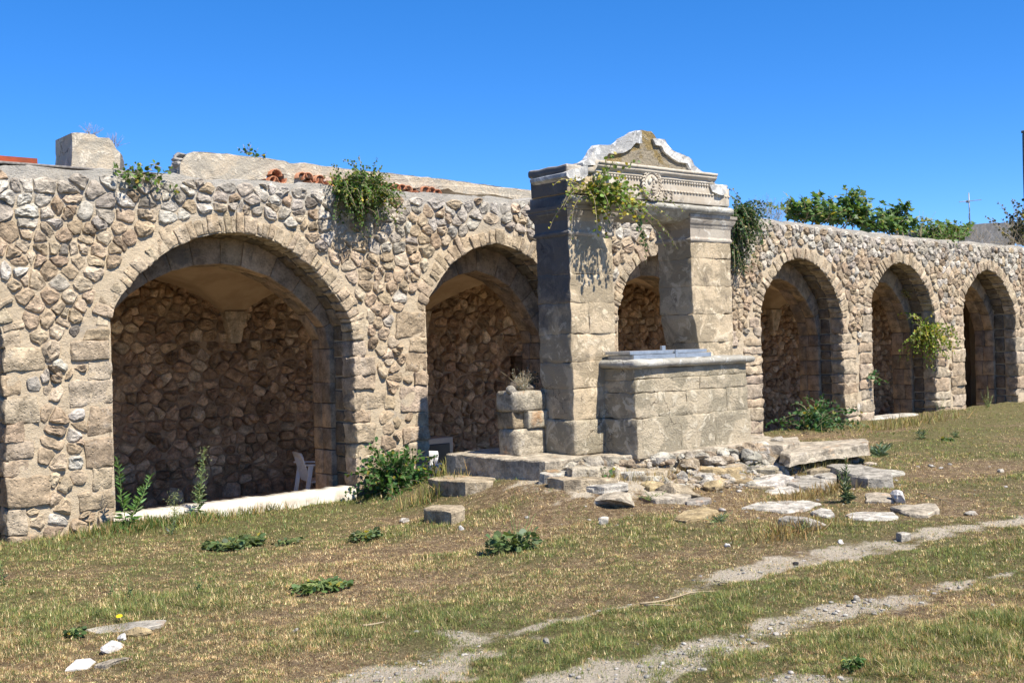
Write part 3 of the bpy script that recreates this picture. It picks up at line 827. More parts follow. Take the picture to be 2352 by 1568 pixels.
RCOL = [(.47, .325, .205), (.40, .27, .17), (.54, .38, .245), (.32, .22, .14), (.60, .46, .32), (.45, .30, .19)]
for i, poly in enumerate(cells):
    if poly is None or abs(area2(poly)) < .004: continue
    rs.append((stone_mesh(poly, g2.uniform(.004, .016), g2.uniform(.03, .10), g2, lambda p, q, hh: (p, 4.6 - hh, q), 12), tint(g2.choice(RCOL), g2, .22)))
emit(rs, 'stone', 'small_stones', M['stone'], rear, smooth=False)

# ------------------------------------------------------------------ low white sill in the first big arch
sx0, sx1 = ARCH[1][0][0] - .02, 4.2
V = []; F = []; n = 110
for i in range(n + 1):
    x = lerp(sx0, sx1, i / n); e = noise.noise(Vector((x * 3.1, 1, 0))) * .03 + noise.noise(Vector((x * 9, 4, 0))) * .022 + noise.noise(Vector((x * 23, 4, 0))) * .012
    for (y, z) in ((-.07 + e, -.6), (-.06 + e, -.12), (-.045 + e * .5, -.06 + e), (.0, -.035 + e), (.25, -.04 + e * .7), (.27, -.6)): V.append((x, y, z))
for i in range(n):
    for k in range(5): F.append((i * 6 + k, i * 6 + 6 + k, i * 6 + 7 + k, i * 6 + k + 1))
o = mobj('sill', V, F, M['white_wash'], None, None, True, (sx0, 0, -.2)); tag(o, 'low whitewashed sill across the foot of the widest arch', 'sill')
for u, v, n_, lab in ((2035, 968, .55, 'pale threshold slab at the foot of the arch with hanging caper'),):
    p = oy(u, v, .1); V, F = slab([(p.x - .75, -.12), (p.x + .9, -.1), (p.x + .9, .3), (p.x - .75, .32)], gwall(p.x) + .035, gwall(p.x) - .3)
    o = mobj('threshold', V, F, M['rock'], None, np.array((.42, .39, .34)), True, (p.x, 0, 0)); tag(o, lab, 'slab')

# ------------------------------------------------------------------ the well
PX0, PX1, PX2, PX3 = 5.68, 6.40, 7.84, 8.63      # pier edges
PY0, PY1, ZP = -2.55, -1.97, .40
well = thing('stone_well', 'old stone well with two plastered piers and a carved pediment', 'well', (7.1, -2.4, ZP))
gw = random.Random(77)
def lean(V): return [Vector((v[0] - .012 * (v[2] - ZP), v[1], v[2])) for v in V]
def wpart(name, VF, mat, smooth=True, parent=None, cols=None): return mobj(name, lean(VF[0]), VF[1], mat, parent or well, cols, smooth)
def block_pier(x0, x1, y0, y1, z0, z1, name='pier_block', cut=None):
    z = z0
    while z < z1 - .05:
        h = gw.uniform(.27, .4)
        if z + h > z1 - .15: h = z1 - z
        sp = gw.choice([None, lerp(x0, x1, gw.uniform(.35, .65))])
        segs = [(x0, x1)] if sp is None else [(x0, sp), (sp, x1)]
        for a, b in segs:
            e = gw.uniform(-.006, .006)
            c = corners(a - .002, b + .002, y0 + e, y1, z - .001, z + h + .001)
            if cut: c = [cut(p) for p in c]
            wpart(name, hexa(c, .009, .018, 7., 6, gw.uniform(0, 60)), M['well'])
        z += h
wpart('pedestal', hexa(corners(PX0 - .03, PX1 + .02, PY0 - .035, PY1 + .03, ZP - .02, .80), .03, .014, 4., 5), M['basin'])
block_pier(PX0, PX1, PY0, PY1, .80, 3.04)
def cutr(p):
    x, y, z = p
    return (x + (.0 if x > 8.2 else .22 * float(sstep(1.85, 1.45, z))), y, z)
block_pier(PX2, PX3, PY0, PY1, .55, 3.04, cut=cutr)
for x0, x1 in ((PX0, PX1), (PX2, PX3)):
    prof = [(.01, 2.985), (.022, 3.0), (.026, 3.02), (.018, 3.035), (.008, 3.05), (.01, 3.16), (.022, 3.185), (.027, 3.20), (.045, 3.225), (.06, 3.26), (.065, 3.275), (.055, 3.28), (.075, 3.30), (.08, 3.335), (.05, 3.34)]
    wpart('capital', loft_rect(x0, x1, PY0, PY1, prof, 10, .007), M['capital'], False)
YE = -2.65
EX0, EX1 = 5.60, 8.53
lin = [(YE + .03, 3.34), (YE - .02, 3.36), (YE - .045, 3.395), (YE - .03, 3.43), (YE + .02, 3.455), (-1.95, 3.455), (-1.95, 3.30), (-2.1, 3.24), (-2.42, 3.24), (YE + .06, 3.285)]
wpart('lintel', sweep(lin, EX0 + .02, EX1 + .03, 30, .01), M['rim'])
wpart('frieze_block', hexa(corners(EX0, 6.02, YE, -2.0, 3.462, 3.70), .01, .006, 5., 4), M['well'])
wpart('frieze_block', hexa(corners(6.024, 8.19, YE - .025, -2.0, 3.458, 3.715), .008, .004, 5., 6), M['frieze'])
wpart('frieze_block', hexa(corners(8.194, EX1, YE, -2.0, 3.462, 3.70), .012, .008, 5., 4), M['frieze'])
cor = [(YE - .025, 3.718), (YE - .05, 3.735), (YE - .05, 3.75), (YE - .035, 3.755), (YE - .06, 3.775), (YE - .085, 3.80), (YE - .09, 3.82), (YE - .075, 3.823), (YE - .10, 3.832), (YE - .105, 3.865), (YE, 3.88), (-2.02, 3.88), (-2.02, 3.718)]
wpart('cornice', sweep(cor, 6.03, 8.19, 26, .006), M['frieze'])
wpart('side_cap', hexa(corners(EX0 - .03, 6.02, YE - .03, -1.98, 3.703, 3.80), .03, .015, 5., 4), M['capital'])
wpart('side_cap', hexa(corners(8.195, EX1 + .01, YE + .02, -1.98, 3.703, 3.76), .03, .012, 5., 3), M['scroll'])
def beads(x0, x1, y, z, r, step):
    mb = MB(); x = x0
    while x < x1: mb.add(*ellipsoid((x, y, z), step * .47, r, r, None, 6, 4)); x += step
    mb.V = lean(mb.V); tag(mb.build('bead_moulding', M['frieze'], well), kind='stuff')
beads(6.05, 8.18, YE - .03, 3.712, .02, .05)
beads(EX0 + .02, 6.0, YE - .004, 3.59, .016, .06)
beads(6.05, 8.18, YE - .03, 3.592, .016, .06); beads(8.21, EX1, YE - .004, 3.592, .016, .06)
# pediment: tympanum and raking scroll bands
OUT = [(1338,373),(1352,365),(1359,354),(1365,341),(1375,332),(1390,333),(1411,333),(1422,327),(1432,316),(1448,309),(1460,300),(1473,299),(1487,301),(1497,302),(1503,311),(1508,320),(1527,321),(1533,331),(1546,346),(1565,354),(1581,360),(1590,368),(1595,379),(1606,390),(1619,398),(1622,405)]
INL = [(1475,330),(1462,328),(1455,335),(1448,343),(1432,351),(1416,353),(1398,352),(1394,360),(1387,380)]
INR = [(1592,400),(1584,386),(1579,375),(1559,373),(1540,360),(1525,347),(1519,335),(1506,333),(1500,319)]
def unlean(l): return [(x + .012 * (z - ZP), z) for x, z in l]
yt = YE - .012
wpart('tympanum', plate(resample(unlean(xz([(1372,372),(1378,350),(1392,340),(1413,340),(1426,332),(1437,321),(1450,314),(1462,306)] + OUT[11:] + [(1620,412),(1365,388)], yt)), .05), yt, yt + .16, .012, 9.), M['tymp'], False)
yb = YE - .05
lb = OUT[:11] + [(1474,300)] + INL + [(1352,380),(1340,380)]
wpart('raking_scroll', plate(resample(unlean(xz(lb, yb)), .035), yb, yb + .11, .007, 14.), M['scroll'], False)
rb = [(1500,319),(1508,318)] + OUT[16:] + INR
wpart('raking_scroll', plate(resample(unlean(xz(rb, yb)), .035), yb, yb + .11, .007, 14.), M['scroll'], False)
wpart('side_scroll', plate(resample(unlean(xz([(1301,396),(1318,388),(1334,384),(1350,378),(1350,402),(1340,412),(1325,416),(1310,413),(1302,404)], yb)), .04), yb, -2.05, .008), M['scroll'], False)
wpart('side_scroll', plate(resample(unlean(xz([(1631,424),(1650,426),(1668,428),(1670,442),(1660,448),(1648,446),(1636,440)], yb)), .04), yb, -2.2, .008), M['scroll'], False)
# medallion
mc = oy(1498, 425, YE - .06); mcx, mcz = mc.x + .012 * (mc.z - ZP), mc.z
med = wpart('medallion', ellipsoid((mcx, YE - .03, mcz), .15, .05, .165, None, 20, 10), M['frieze'])
mb = MB()
for i in range(24):
    a = 6.2832 * i / 24
    for dr, tw in ((-.012, .5), (.016, -.5)):
        mb.add(*ellipsoid((mcx + (.152 + dr) * math.cos(a), YE - .06, mcz + (.168 + dr) * math.sin(a)), .034, .018, .013, Matrix.Rotation(-(a + 1.5708 + tw), 3, 'Y'), 8, 5))
mb.V = lean(mb.V); mb.build('wreath', M['frieze'], med)
mb = MB()
for dz, w, h in ((-.018, .045, .008), (-.058, .085, .012), (-.092, .055, .009)):
    mb.add(*hexa(corners(mcx - w / 2 - .0, mcx + w / 2, YE - .098, YE - .06, mcz + dz - h, mcz + dz + h), .004, .002, 9, 1))
mb.add(*ellipsoid((mcx + .045, YE - .075, mcz + .06), .05, .022, .03, Matrix.Rotation(.5, 3, 'Y')))
mb.add(*ellipsoid((mcx - .055, YE - .075, mcz + .045), .035, .022, .045, Matrix.Rotation(.4, 3, 'Y')))
mb.add(*ellipsoid((mcx - .005, YE - .08, mcz + .085), .028, .025, .035))
mb.add(*ellipsoid((mcx + .005, YE - .08, mcz + .02), .018, .02, .04))
mb.V = lean(mb.V); mb.build('carved_arms', M['frieze'], med)
fc = bpy.data.curves.new('numerals', 'FONT'); fc.body = '93'; fc.size = .155; fc.extrude = .003; fc.space_character = 1.35; fc.shear = .0
fo = bpy.data.objects.new('numerals_tmp', fc); COL.objects.link(fo)
dg = bpy.context.evaluated_depsgraph_get(); dg.update()
me = bpy.data.meshes.new_from_object(fo.evaluated_get(dg)); bpy.data.objects.remove(fo); bpy.data.curves.remove(fc)
me.materials.clear(); me.materials.append(M['carve']); me.name = 'carved_numerals'
no = bpy.data.objects.new('carved_numerals', me); link(no, well)
p = oy(1524, 450, YE - .03)
no.rotation_euler = (R(90), 0, 0); no.location = Vector((p.x, YE - .031, p.z - .055)) - well.location
tag(no, 'carved numerals reading 93 beside the wreath')
# basin
BX0, BX1, BY0, BY1 = 6.16, 8.22, -3.09, -2.5
def course(z0, z1, cuts, inset=0.):
    xs2 = [BX0 + inset] + cuts + [BX1 - inset]
    for a, b in zip(xs2[:-1], xs2[1:]):
        c = corners(a - .001, b + .001, BY0 + inset + gw.uniform(-.004, .006), BY1, z0, z1)
        mobj('basin_block', *hexa(c, .010, .018, 7., 7, gw.uniform(0, 60)), M['basin'], well)
course(ZP - .07, .80, [6.9, 7.55], -.02); course(.80, 1.10, [6.55, 7.05, 7.8]); course(1.10, 1.26, [6.8, 7.3], .006); course(1.26, 1.40, [], .004)
V, F = loft_rect(BX0, BX1, BY0, -2.56, [(-.02, 1.395), (.03, 1.398), (.065, 1.42), (.075, 1.45), (.06, 1.48), (.02, 1.495), (-.03, 1.497)], 16, .012)
mobj('basin_rim', V, F, M['rim'], well)
# steel hatch on the basin
hp = [oy(u, v, BY0 + .08) for u, v in ((1453, 819), (1631, 811))]
hx0, hx1, hy0, hy1 = hp[0].x, hp[1].x, BY0 + .06, BY0 + .5
hatch = thing('steel_hatch', 'flat galvanised steel hatch lying on the well basin', 'hatch', ((hx0 + hx1) / 2, (hy0 + hy1) / 2, 1.5))
def bxo(name, mat, parent, *b, smooth=False): return mobj(name, *hexa(corners(*b), .004, 0., 1, 1), mat, parent, None, smooth)
bxo('hatch_frame', M['metal'], hatch, hx0, hx1, hy0, hy0 + .05, 1.498, 1.55); bxo('hatch_frame', M['metal'], hatch, hx0, hx1, hy1 - .05, hy1, 1.498, 1.55)
bxo('hatch_frame', M['metal'], hatch, hx0 - .0, hx0 + .05, hy0 + .052, hy1 - .052, 1.498, 1.549); bxo('hatch_frame', M['metal'], hatch, hx1 - .05, hx1, hy0 + .052, hy1 - .052, 1.498, 1.549)
xm = lerp(hx0, hx1, .52)
bxo('hatch_leaf', M['metal'], hatch, hx0 - .04, xm - .006, hy0 + .02, hy1, 1.556, 1.596); bxo('hatch_leaf', M['metal'], hatch, xm + .006, hx1 - .05, hy0 + .03, hy1, 1.556, 1.594)
bxo('hasp', M['metal'], hatch, xm - .12, xm - .06, hy0 + .1, hy0 + .14, 1.597, 1.65); bxo('hasp', M['metal'], hatch, xm + .0, xm + .035, hy0 - .012, hy0 + .015, 1.505, 1.6)
# drum stack against the left pier
dcx, dcy = 5.44, -1.86
trough = thing('stone_drum_stack', 'stack of rounded stone drums beside the left pier of the well', 'stone', (dcx, dcy, ZP))
def drum(z0, z1, r, amp, name, col, flat=None):
    V = []; F = []; n = 26; lev = 6
    for l in range(lev + 1):
        z = lerp(z0, z1, l / lev); k = 1 - .06 * (1 if l in (0, lev) else 0)
        for i in range(n):
            a = 6.2832 * i / n; c, s = math.cos(a), math.sin(a); e = .55
            x = math.copysign(abs(c) ** .4, c) * r; y = math.copysign(abs(s) ** .5, s) * r * .8
            p = Vector((dcx + x * k, dcy + y * k, z)); V.append(p + noise.noise_vector(p * 6) * amp)
    for l in range(lev):
        for i in range(n): F.append((l * n + i, l * n + (i + 1) % n, (l + 1) * n + (i + 1) % n, (l + 1) * n + i))
    F.append(tuple(reversed(range(n)))); F.append(tuple(range(lev * n, lev * n + n)))
    return mobj(name, V, F, M['rock'], trough, np.array(col))
drum(.36, .705, .255, .008, 'drum', (.37, .32, .24))
mobj('drum', *hexa(corners(5.36, 5.69, -2.09, -1.7, .707, .912), .02, .012, 6, 3, 3.), M['rock'], trough, np.array((.35, .31, .235)))
mobj('drum', *hexa(corners(5.19, 5.37, -2.0, -1.7, .707, .912), .02, .015, 6, 3, 9.), M['rock'], trough, np.array((.25, .2, .135)))
drum(.91, 1.15, .27, .014, 'bowl', (.35, .31, .24))
mobj('loose_stone', *rock((5.2, -1.95, 1.16), .08, .09, .07, 3.), M['rock'], trough, np.array((.34, .31, .26)))
mobj('soil', *rock((5.5, -1.8, 1.2), .2, .18, .09, 5.), M['rubble'], trough, np.array((.12, .1, .08)))

# ------------------------------------------------------------------ platform and rocks
def pz(l, z): return [tuple(oz(u, v, z).xy) for u, v in l]
RC = {'p': (.38, .33, .255), 'g': (.33, .305, .26), 'w': (.45, .42, .365), 'y': (.36, .28, .16), 't': (.34, .28, .195), 'd': (.07, .07, .075)}
def slab_thing(label, poly, zt, thick, col='p', name='rock_slab', cat='slab', mat='rock', amp=.02, bevel=.03, tilt=(0, 0), flare=.03, group=None):
    cx = sum(p[0] for p in poly) / len(poly); cy = sum(p[1] for p in poly) / len(poly)
    V, F = slab(poly, zt, zt - thick, amp, bevel * .5, flare, 5., tilt)
    o = mobj(name, V, F, M[mat], None, np.array(RC[col]), False, (cx, cy, zt - thick)); tag(o, label, cat, group); return o
slab_thing('long squared platform slab at the left foot of the well', [(4.97, -2.8), (4.85, -1.1), (5.75, -1.0), (5.85, -2.7)], .39, .30, 'p', cat='platform', bevel=.025, flare=0.)
slab_thing('broad stone platform under the well and its basin', [(5.80, -2.75), (5.78, -1.2), (9.2, -1.2), (9.25, -2.2), (8.8, -3.05), (7.9, -3.28), (6.5, -3.2), (5.95, -2.95)], .385, .5, 'p', cat='platform', bevel=.03, flare=.02)
g3 = random.Random(91)
mb = MB()                                        # rubble bank in front of the platform
for i in range(800):
    t = g3.random(); x = lerp(5.2, 9.2, g3.random()); f = g3.random() ** 1.3
    yf = float(np.interp(x, [5, 5.9, 6.5, 7.9, 8.8, 9.3], [-2.9, -3.0, -3.25, -3.33, -3.1, -2.7])); y = yf - f * .8 * (1. if x > 5.9 else .4)
    s = g3.choice([.018, .025, .04, .06, .085]) * g3.uniform(.8, 1.2) * (1.2 if f < .3 else .7); z = gzs(x, y) + s * .15 + (max(0, .32 - gzs(x, y)) * max(0, 1 - f * 3.5))
    mb.add(*rock((x, y, z), s * g3.uniform(.8, 1.6), s * g3.uniform(.8, 1.4), s * g3.uniform(.6, 1.), i * .37, .2, g3.uniform(0, 3)), tint(g3.choice([(.34, .30, .24), (.40, .37, .31), (.32, .255, .18), (.28, .26, .22)]), g3))
o = mb.build('loose_rubble', M['rubble'], None, False); tag(o, 'crumbling bank of pale rubble in front of the well', 'rubble', kind='stuff')
S = slab_thing
def SP(label, px, above, thick, *a, **k):
    z = 0.
    for _ in range(6):
        P = pz(px, z); cx = sum(p[0] for p in P) / len(P); cy = sum(p[1] for p in P) / len(P); z = gzs(cx, cy) + above
    return slab_thing(label, pz(px, z), z, thick, *a, **k)
S('big tilted flagstone propped up right of the well', pz([(1788,1037),(1806,1020),(1830,1012),(1990,1010),(1995,1022),(1900,1032),(1815,1044)], .31), .31, .13, 'p', amp=.025, bevel=.04, tilt=(.02, -.04))
S('flat bedded slab between the basin and the tilted flagstone', pz([(1715,1010),(1745,1004),(1832,1003),(1838,1013),(1800,1022),(1730,1020)], .36), .36, .25, 'p', bevel=.02)
SP('grey boulder slab with a chipped right end below the tilted flagstone', [(1894,1068),(1935,1064),(1978,1063),(2000,1073),(2046,1080),(2050,1094),(1990,1096),(1955,1090)], 0.13, 0.26, 'g', amp=.03, bevel=.05)
SP('wide flat grey stone beside the dark upright weed', [(1794,1104),(1820,1090),(1852,1086),(1895,1093),(1918,1108),(1912,1122),(1870,1122),(1830,1114)], 0.07, 0.2, 'g', bevel=.04)
SP('small flat stone wedged behind the wide grey stone', [(1868,1090),(1890,1081),(1925,1083),(1922,1095),(1895,1096)], 0.08, 0.2, 'g')
SP('thin pale flat stone right of the dark upright weed', [(1985,1130),(2010,1128),(2040,1132),(2062,1141),(2055,1150),(1990,1148)], 0.035, 0.2, 'p')
SP('long pale flat stone in the dry grass, leftmost of the paving stones', [(1700,1164),(1745,1151),(1850,1147),(1888,1155),(1845,1168),(1795,1174)], 0.05, 0.2, 'w')
SP('small rounded flat stone touching the long pale one', [(1862,1171),(1885,1166),(1910,1171),(1919,1179),(1900,1186),(1880,1182)], 0.045, 0.2, 'w')
SP('pale squared paving stone farthest right in the dry grass', [(2042,1162),(2075,1157),(2150,1155),(2158,1167),(2130,1178),(2088,1178)], 0.05, 0.2, 'p')
SP('low whitish paving stone nearest the dirt track', [(1938,1181),(1962,1173),(2055,1174),(2064,1186),(2010,1196),(1955,1190)], 0.03, 0.2, 'w')
SP('squared step block with orange lichen left of the platform', [(984,1098),(1030,1090),(1140,1095),(1132,1104),(1069,1108)], 0.15, 0.3, 't', name='step_block', cat='block', bevel=.02, amp=.014, flare=0.)
SP('low squared block lowest of the steps left of the well', [(972,1165),(993,1159),(1064,1158),(1068,1167),(1036,1177)], 0.13, 0.3, 't', name='step_block', cat='block', bevel=.025, amp=.016, flare=0.)
S('thin grey slab lying on the rubble in front of the basin', pz([(1285,1107),(1310,1101),(1380,1101),(1443,1106),(1440,1113),(1385,1119),(1310,1114)], .19), .19, .07, 'w', bevel=.015)
SP('flat ochre stone sunk in the ground below the basin', [(1547,1187),(1570,1172),(1620,1162),(1650,1170),(1620,1184),(1575,1192)], 0.04, 0.2, 'y')
SP('sunken pale stone in the straw left of the small angular rock', [(1248,1172),(1280,1165),(1312,1170),(1310,1180),(1270,1181)], 0.03, 0.2, 't')
SP('grey slab flush with the grass behind the yellow stone', [(190,1444),(260,1432),(330,1422),(382,1421),(375,1432),(300,1445),(230,1452)], 0.012, 0.15, 'g', amp=.01, bevel=.01)
SP('bluish white flat stone nearest the lower left corner', [(147,1532),(172,1514),(212,1507),(228,1514),(205,1526)], 0.025, 0.15, 'w', mat='white_rock', bevel=.02)
SP('slim buried stone edge beside the bluish white flat stone', [(215,1521),(290,1507),(305,1510),(240,1526)], 0.012, 0.15, 'p', bevel=.01)
SP('thin slate flake on the track verge', [(2055,1223),(2075,1220),(2095,1223),(2070,1228)], 0.012, 0.15, 'g', bevel=.01)
ap = random.Random(303); apron = thing('stone_apron', 'worn bedrock and half buried flat stones below the well platform', 'rocks', (6.8, -3.9, 0))
for i in range(70):
    x = ap.uniform(4.9, 9.6); y = -3.15 - abs(ap.gauss(0, .75)); 
    if x < 5.6: y += .3
    r_ = ap.choice([.07, .1, .14, .2, .28]) * ap.uniform(.8, 1.2); a0 = ap.uniform(0, 6); n_ = ap.randrange(5, 8)
    poly = [(x + math.cos(a0 + 6.2832 * k / n_) * r_ * ap.uniform(.75, 1.35) * 1.3, y + math.sin(a0 + 6.2832 * k / n_) * r_ * ap.uniform(.7, 1.2)) for k in range(n_)]
    zt = gzs(x, y) + ap.uniform(.008, .05) + .12 * max(0, 1 - (-3.15 - y) / .35) * ap.random()
    V, F = slab(poly, zt, zt - .18, .022, .012, .05, 6., (ap.uniform(-.08, .08), ap.uniform(-.05, .12)))
    mobj('flat_stone', V, F, M['rock'] if ap.random() < .7 else M['rubble'], apron, np.array(tint(ap.choice([RC['p'], RC['t'], RC['w'], RC['g'], RC['y']]), ap)), False)
def rock_thing(label, u, v, w, h, z=0., col='p', mat='rock', seed=1., name='rock', cat='rock', flat=.8, group=None):
    """rock standing at pixel (u, v) of its foot, w x h pixels large"""
    p = oz(u, v, z); D = (p - CAM).dot(FWD); s = D / FPX; z0 = gzs(p.x, p.y)
    V, F = rock((p.x, p.y, z0 + h * s * (.06 if mat == 'rubble' else .24)), w * s * .58, w * s * .55 * flat, h * s * .75, seed, .2, seed)
    o = mobj(name, V, F, M[mat], None, np.array(RC[col]), False, (p.x, p.y, z0)); tag(o, label, cat, group); return o
RT = rock_thing
RT('knobbly conglomerate boulder with a dark hollow under the basin', 1556, 1136, 108, 40, .05, 't', 'rubble', 2.)
RT('crumbling conglomerate lump left of the knobbly boulder', 1420, 1152, 140, 36, .05, 'p', 'rubble', 4.)
RT('pale upright angular rock alone in the straw below the well', 1386, 1198, 28, 26, 0., 'w', 'rock', 6.)
RT('bright white rock beside the thin pale flat stone', 2064, 1146, 66, 32, 0., 'w', 'white_rock', 7., flat=.55)
RT('domed grey rock with herbs growing before it', 1840, 1208, 108, 34, 0., 'g', 'rock', 8., flat=.7)
RT('ochre boulder at the right end of the rubble bank', 1640, 1112, 60, 30, .1, 'y', 'rock', 9.)
RT('whitish boulder on the slope above the ochre one', 1625, 1082, 46, 26, .2, 'w', 'rock', 10.)
RT('rounded grey boulder under the platform edge', 1565, 1086, 34, 26, .2, 'g', 'rock', 11.)
RT('small dark lava stone on the edge of the track', 1827, 1277, 16, 12, 0., 'd', 'rock', 12.)
RT('larger white rock in the grass at lower left', 254, 1490, 78, 28, -.05, 'w', 'white_rock', 13., flat=.5)
RT('small white rock touching the larger one at lower left', 279, 1468, 28, 18, -.05, 'w', 'white_rock', 14.)
RT('yellow flat rock above the two white rocks', 312, 1458, 72, 24, -.05, 'y', 'rock', 15., flat=.5)
RT('grey stone on the far side of the lower wheel rut', 1967, 1365, 22, 16, 0., 'g', 'rock', 16.)
RT('grey rounded stone right of the bare dirt patch', 1254, 1461, 22, 14, 0., 'g', 'rock', 17.)
RT('small white stone by the lowest step block', 1058, 1202, 16, 12, 0., 'w', 'white_rock', 18.)
RT('white stone on the brown straw near the track verge', 1930, 1232, 20, 9, 0., 'w', 'white_rock', 19.)
RT('white stone in the straw left of the lava stone', 1672, 1246, 18, 10, 0., 'w', 'white_rock', 20.)
RT('pinkish white stone in the middle of the left lawn', 680, 1428, 17, 10, 0., 'w', 'rock', 21.)
RT('lone grey stone on the far right lawn', 2298, 1082, 18, 11, 0., 'g', 'rock', 22.)
RT('grey flat stone on the right verge above the track', 2230, 1166, 36, 9, 0., 'g', 'rock', 23.)
RT('pale stone near the bottom right corner', 2130, 1566, 20, 12, 0., 'p', 'rock', 24.)
RT('whitish rubble stone at the left of the lowest step block', 930, 1166, 30, 14, 0., 'w', 'rock', 25.)
RT('small stone at the edge of the lower rut', 2280, 1380, 12, 7, 0., 'p', 'rock', 26.)
# scattered pebbles and gravel of the ruts
mb = MB(); cnt = 0
while cnt < 1300:
    if g3.random() < .8:
        tr = g3.choice([TRK_A, TRK_B, TRK_B, TRK_C]); i = g3.randrange(len(tr) - 1); t = g3.random()
        x = lerp(tr[i][0], tr[i + 1][0], t) + g3.gauss(0, .22); y = lerp(tr[i][1], tr[i + 1][1], t) + g3.gauss(0, .22)
        if float(dirtmask(np.array([x]), np.array([y]))[0]) < .25 + .4 * g3.random(): continue
        s = g3.choice([.003, .004, .005, .006, .008, .014]) * g3.uniform(.8, 1.3)
    else:
        x, y = g3.uniform(3.5, 11), g3.uniform(-6.2, -2.6); s = g3.choice([.008, .012, .018, .028]) * g3.uniform(.7, 1.3)
        if g3.random() > .5 * math.exp(-((x - 7.2) / 2.6) ** 2 - ((y + 3.9) / 1.2) ** 2) + .05: continue
    V, F = ellipsoid((x, y, gzs(x, y) + s * .25), s * g3.uniform(.9, 1.7), s * g3.uniform(.8, 1.3), s * .6, Matrix.Rotation(g3.uniform(0, 3), 3, 'Z'), 6, 4, s * .4)
    mb.add(V, F, tint(g3.choice([(.36, .34, .30), (.30, .28, .25), (.42, .4, .36)]), g3)); cnt += 1
tag(mb.build('gravel', M['rock'], None), 'pale gravel and pebbles scattered on the bare ground', 'gravel', kind='stuff')

# ------------------------------------------------------------------ ruins on the roof
def ragged(px, y): return resample(xz(px, y), .07)
p0 = oy(165, 395, .5)
stub = thing('parapet_stub', 'short plastered masonry stub standing on the wall top', 'wall', (p0.x, .5, 3.5))
mobj('masonry', *plate(ragged([(165,305),(190,306),(215,309),(226,316),(250,317),(262,328),(268,342),(276,350),(276,420),(165,420)], .45), .45, 1.0, .012, 8.), M['parapet'], stub, None, False)
mobj('end_patch', *plate(ragged([(273,347),(281,356),(286,372),(286,420),(273,420)], .47), .475, .95, .008), M['concrete'], stub, None, False)
mobj('back_masonry', *hexa([tuple(q) for q in (oy(137,420,.9), oy(172,420,.9), oy(137,420,1.0)+Vector((0,.2,0)), oy(172,420,1.0)+Vector((0,.2,0)), oy(137,338,.9), oy(172,316,.9), oy(139,325,1.0)+Vector((0,.2,0)), oy(172,312,1.0)+Vector((0,.2,0)))], .04, .03, 7, 3), M['parapet'], stub, None, False)
yw = 1.15
lp = thing('roof_parapet', 'long cracked plaster parapet behind the wall top', 'wall', (6, yw, 3.5))
lo_edge = [(1236,470),(1160,452),(1130,446),(1085,447),(1040,440),(1030,432),(1000,437),(985,428),(950,433),(920,424),(880,426),(860,416),(830,420),(800,414),(775,409),(745,412),(730,402),(700,405),(690,430),(655,428),(652,402),(640,396),(625,394),(612,402),(608,425),(412,420)]
mobj('masonry', *plate(resample(xz([(414,380),(420,368),(430,352),(445,349),(480,350),(512,353),(520,352),(545,357),(600,362),(650,369),(665,375),(700,374),(740,381),(800,388),(860,395),(900,398),(960,405),(1020,411),(1100,422),(1160,430),(1240,440)] + lo_edge, yw), .06), yw, yw + .35, .010, 9.), M['parapet'], lp, None, False)
for i in range(7):
    q = oy(418 + g3.uniform(-4, 14), 356 + i * 10, yw); mobj('broken_stone', *rock((q.x, yw + .12, q.z), .1, .13, .06, 30. + i), M['rubble'], lp, np.array((.33, .31, .28)))
# curved roof tiles crushed under the parapet
tl = [(618,408),(632,404),(645,412),(626,416)] + [(692 + i * 13.5, 409 + i * 1.55) for i in range(25)]
for i, (u, v) in enumerate(tl):
    q = oy(u, v + g3.uniform(-2, 2), yw - .06); r = g3.uniform(.07, .085); V = []; F = []; up = g3.random() < .55; rz = g3.uniform(-.35, .35)
    for k in range(7):
        a = math.pi * k / 6; s = 1 if up else -1
        for rr_, y in ((r, -.14), (r - .014, -.14), (r, .25), (r - .014, .25)):
            x_, z_ = math.cos(a) * rr_, math.sin(a) * rr_ * s
            V.append((q.x + x_ * math.cos(rz) - z_ * math.sin(rz), q.y + .1 + y, q.z + x_ * math.sin(rz) + z_ * math.cos(rz)))
    for k in range(6):
        b = k * 4
        F += [(b, b + 4, b + 6, b + 2), (b + 1, b + 3, b + 7, b + 5), (b, b + 1, b + 5, b + 4), (b + 2, b + 6, b + 7, b + 3)]
    mobj('roof_tile', V, F, M['terracotta'], lp, None, True)
for i in range(26):                              # chunks of masonry over the tiles
    u = g3.uniform(690, 1030); q = oy(u, 401 + (u - 690) * .115 + g3.uniform(-3, 7), yw - .03)
    mobj('broken_stone', *rock((q.x, yw - .01, q.z), g3.uniform(.05, .1), .06, g3.uniform(.035, .07), 60. + i), M['rubble'], lp, np.array(tint((.40, .31, .24), g3)))
mb = MB(); q0, q1 = oy(-40, 363, .9), oy(85, 378, .9)
mb.add(*box(q0.x, q1.x, .88, .93, 3.55, q1.z + .065)); o = mb.build('rusty_sheet', M['rusty'], None, False, (q1.x, .9, 3.5)); tag(o, 'rusty red metal sheet edge on the roof at far left', 'sheet')
mb = MB(); q1 = oy(410, 402, .2)
mb.add(*hexa([(XL, .10, top(-3) + .02), (q1.x, .10, top(q1.x) + .012), (XL, .5, top(-3) + .02), (q1.x, .5, top(q1.x) + .012), (XL, .10, top(-3) + .075), (q1.x, .10, top(q1.x) + .03), (XL, .5, top(-3) + .075), (q1.x, .5, top(q1.x) + .03)], .01, .006, 9, 8))
o = mb.build('coping', M['tar'], None, True, (0, .3, 3.68)); tag(o, 'thin dark tarred coping along the left wall top', 'coping')

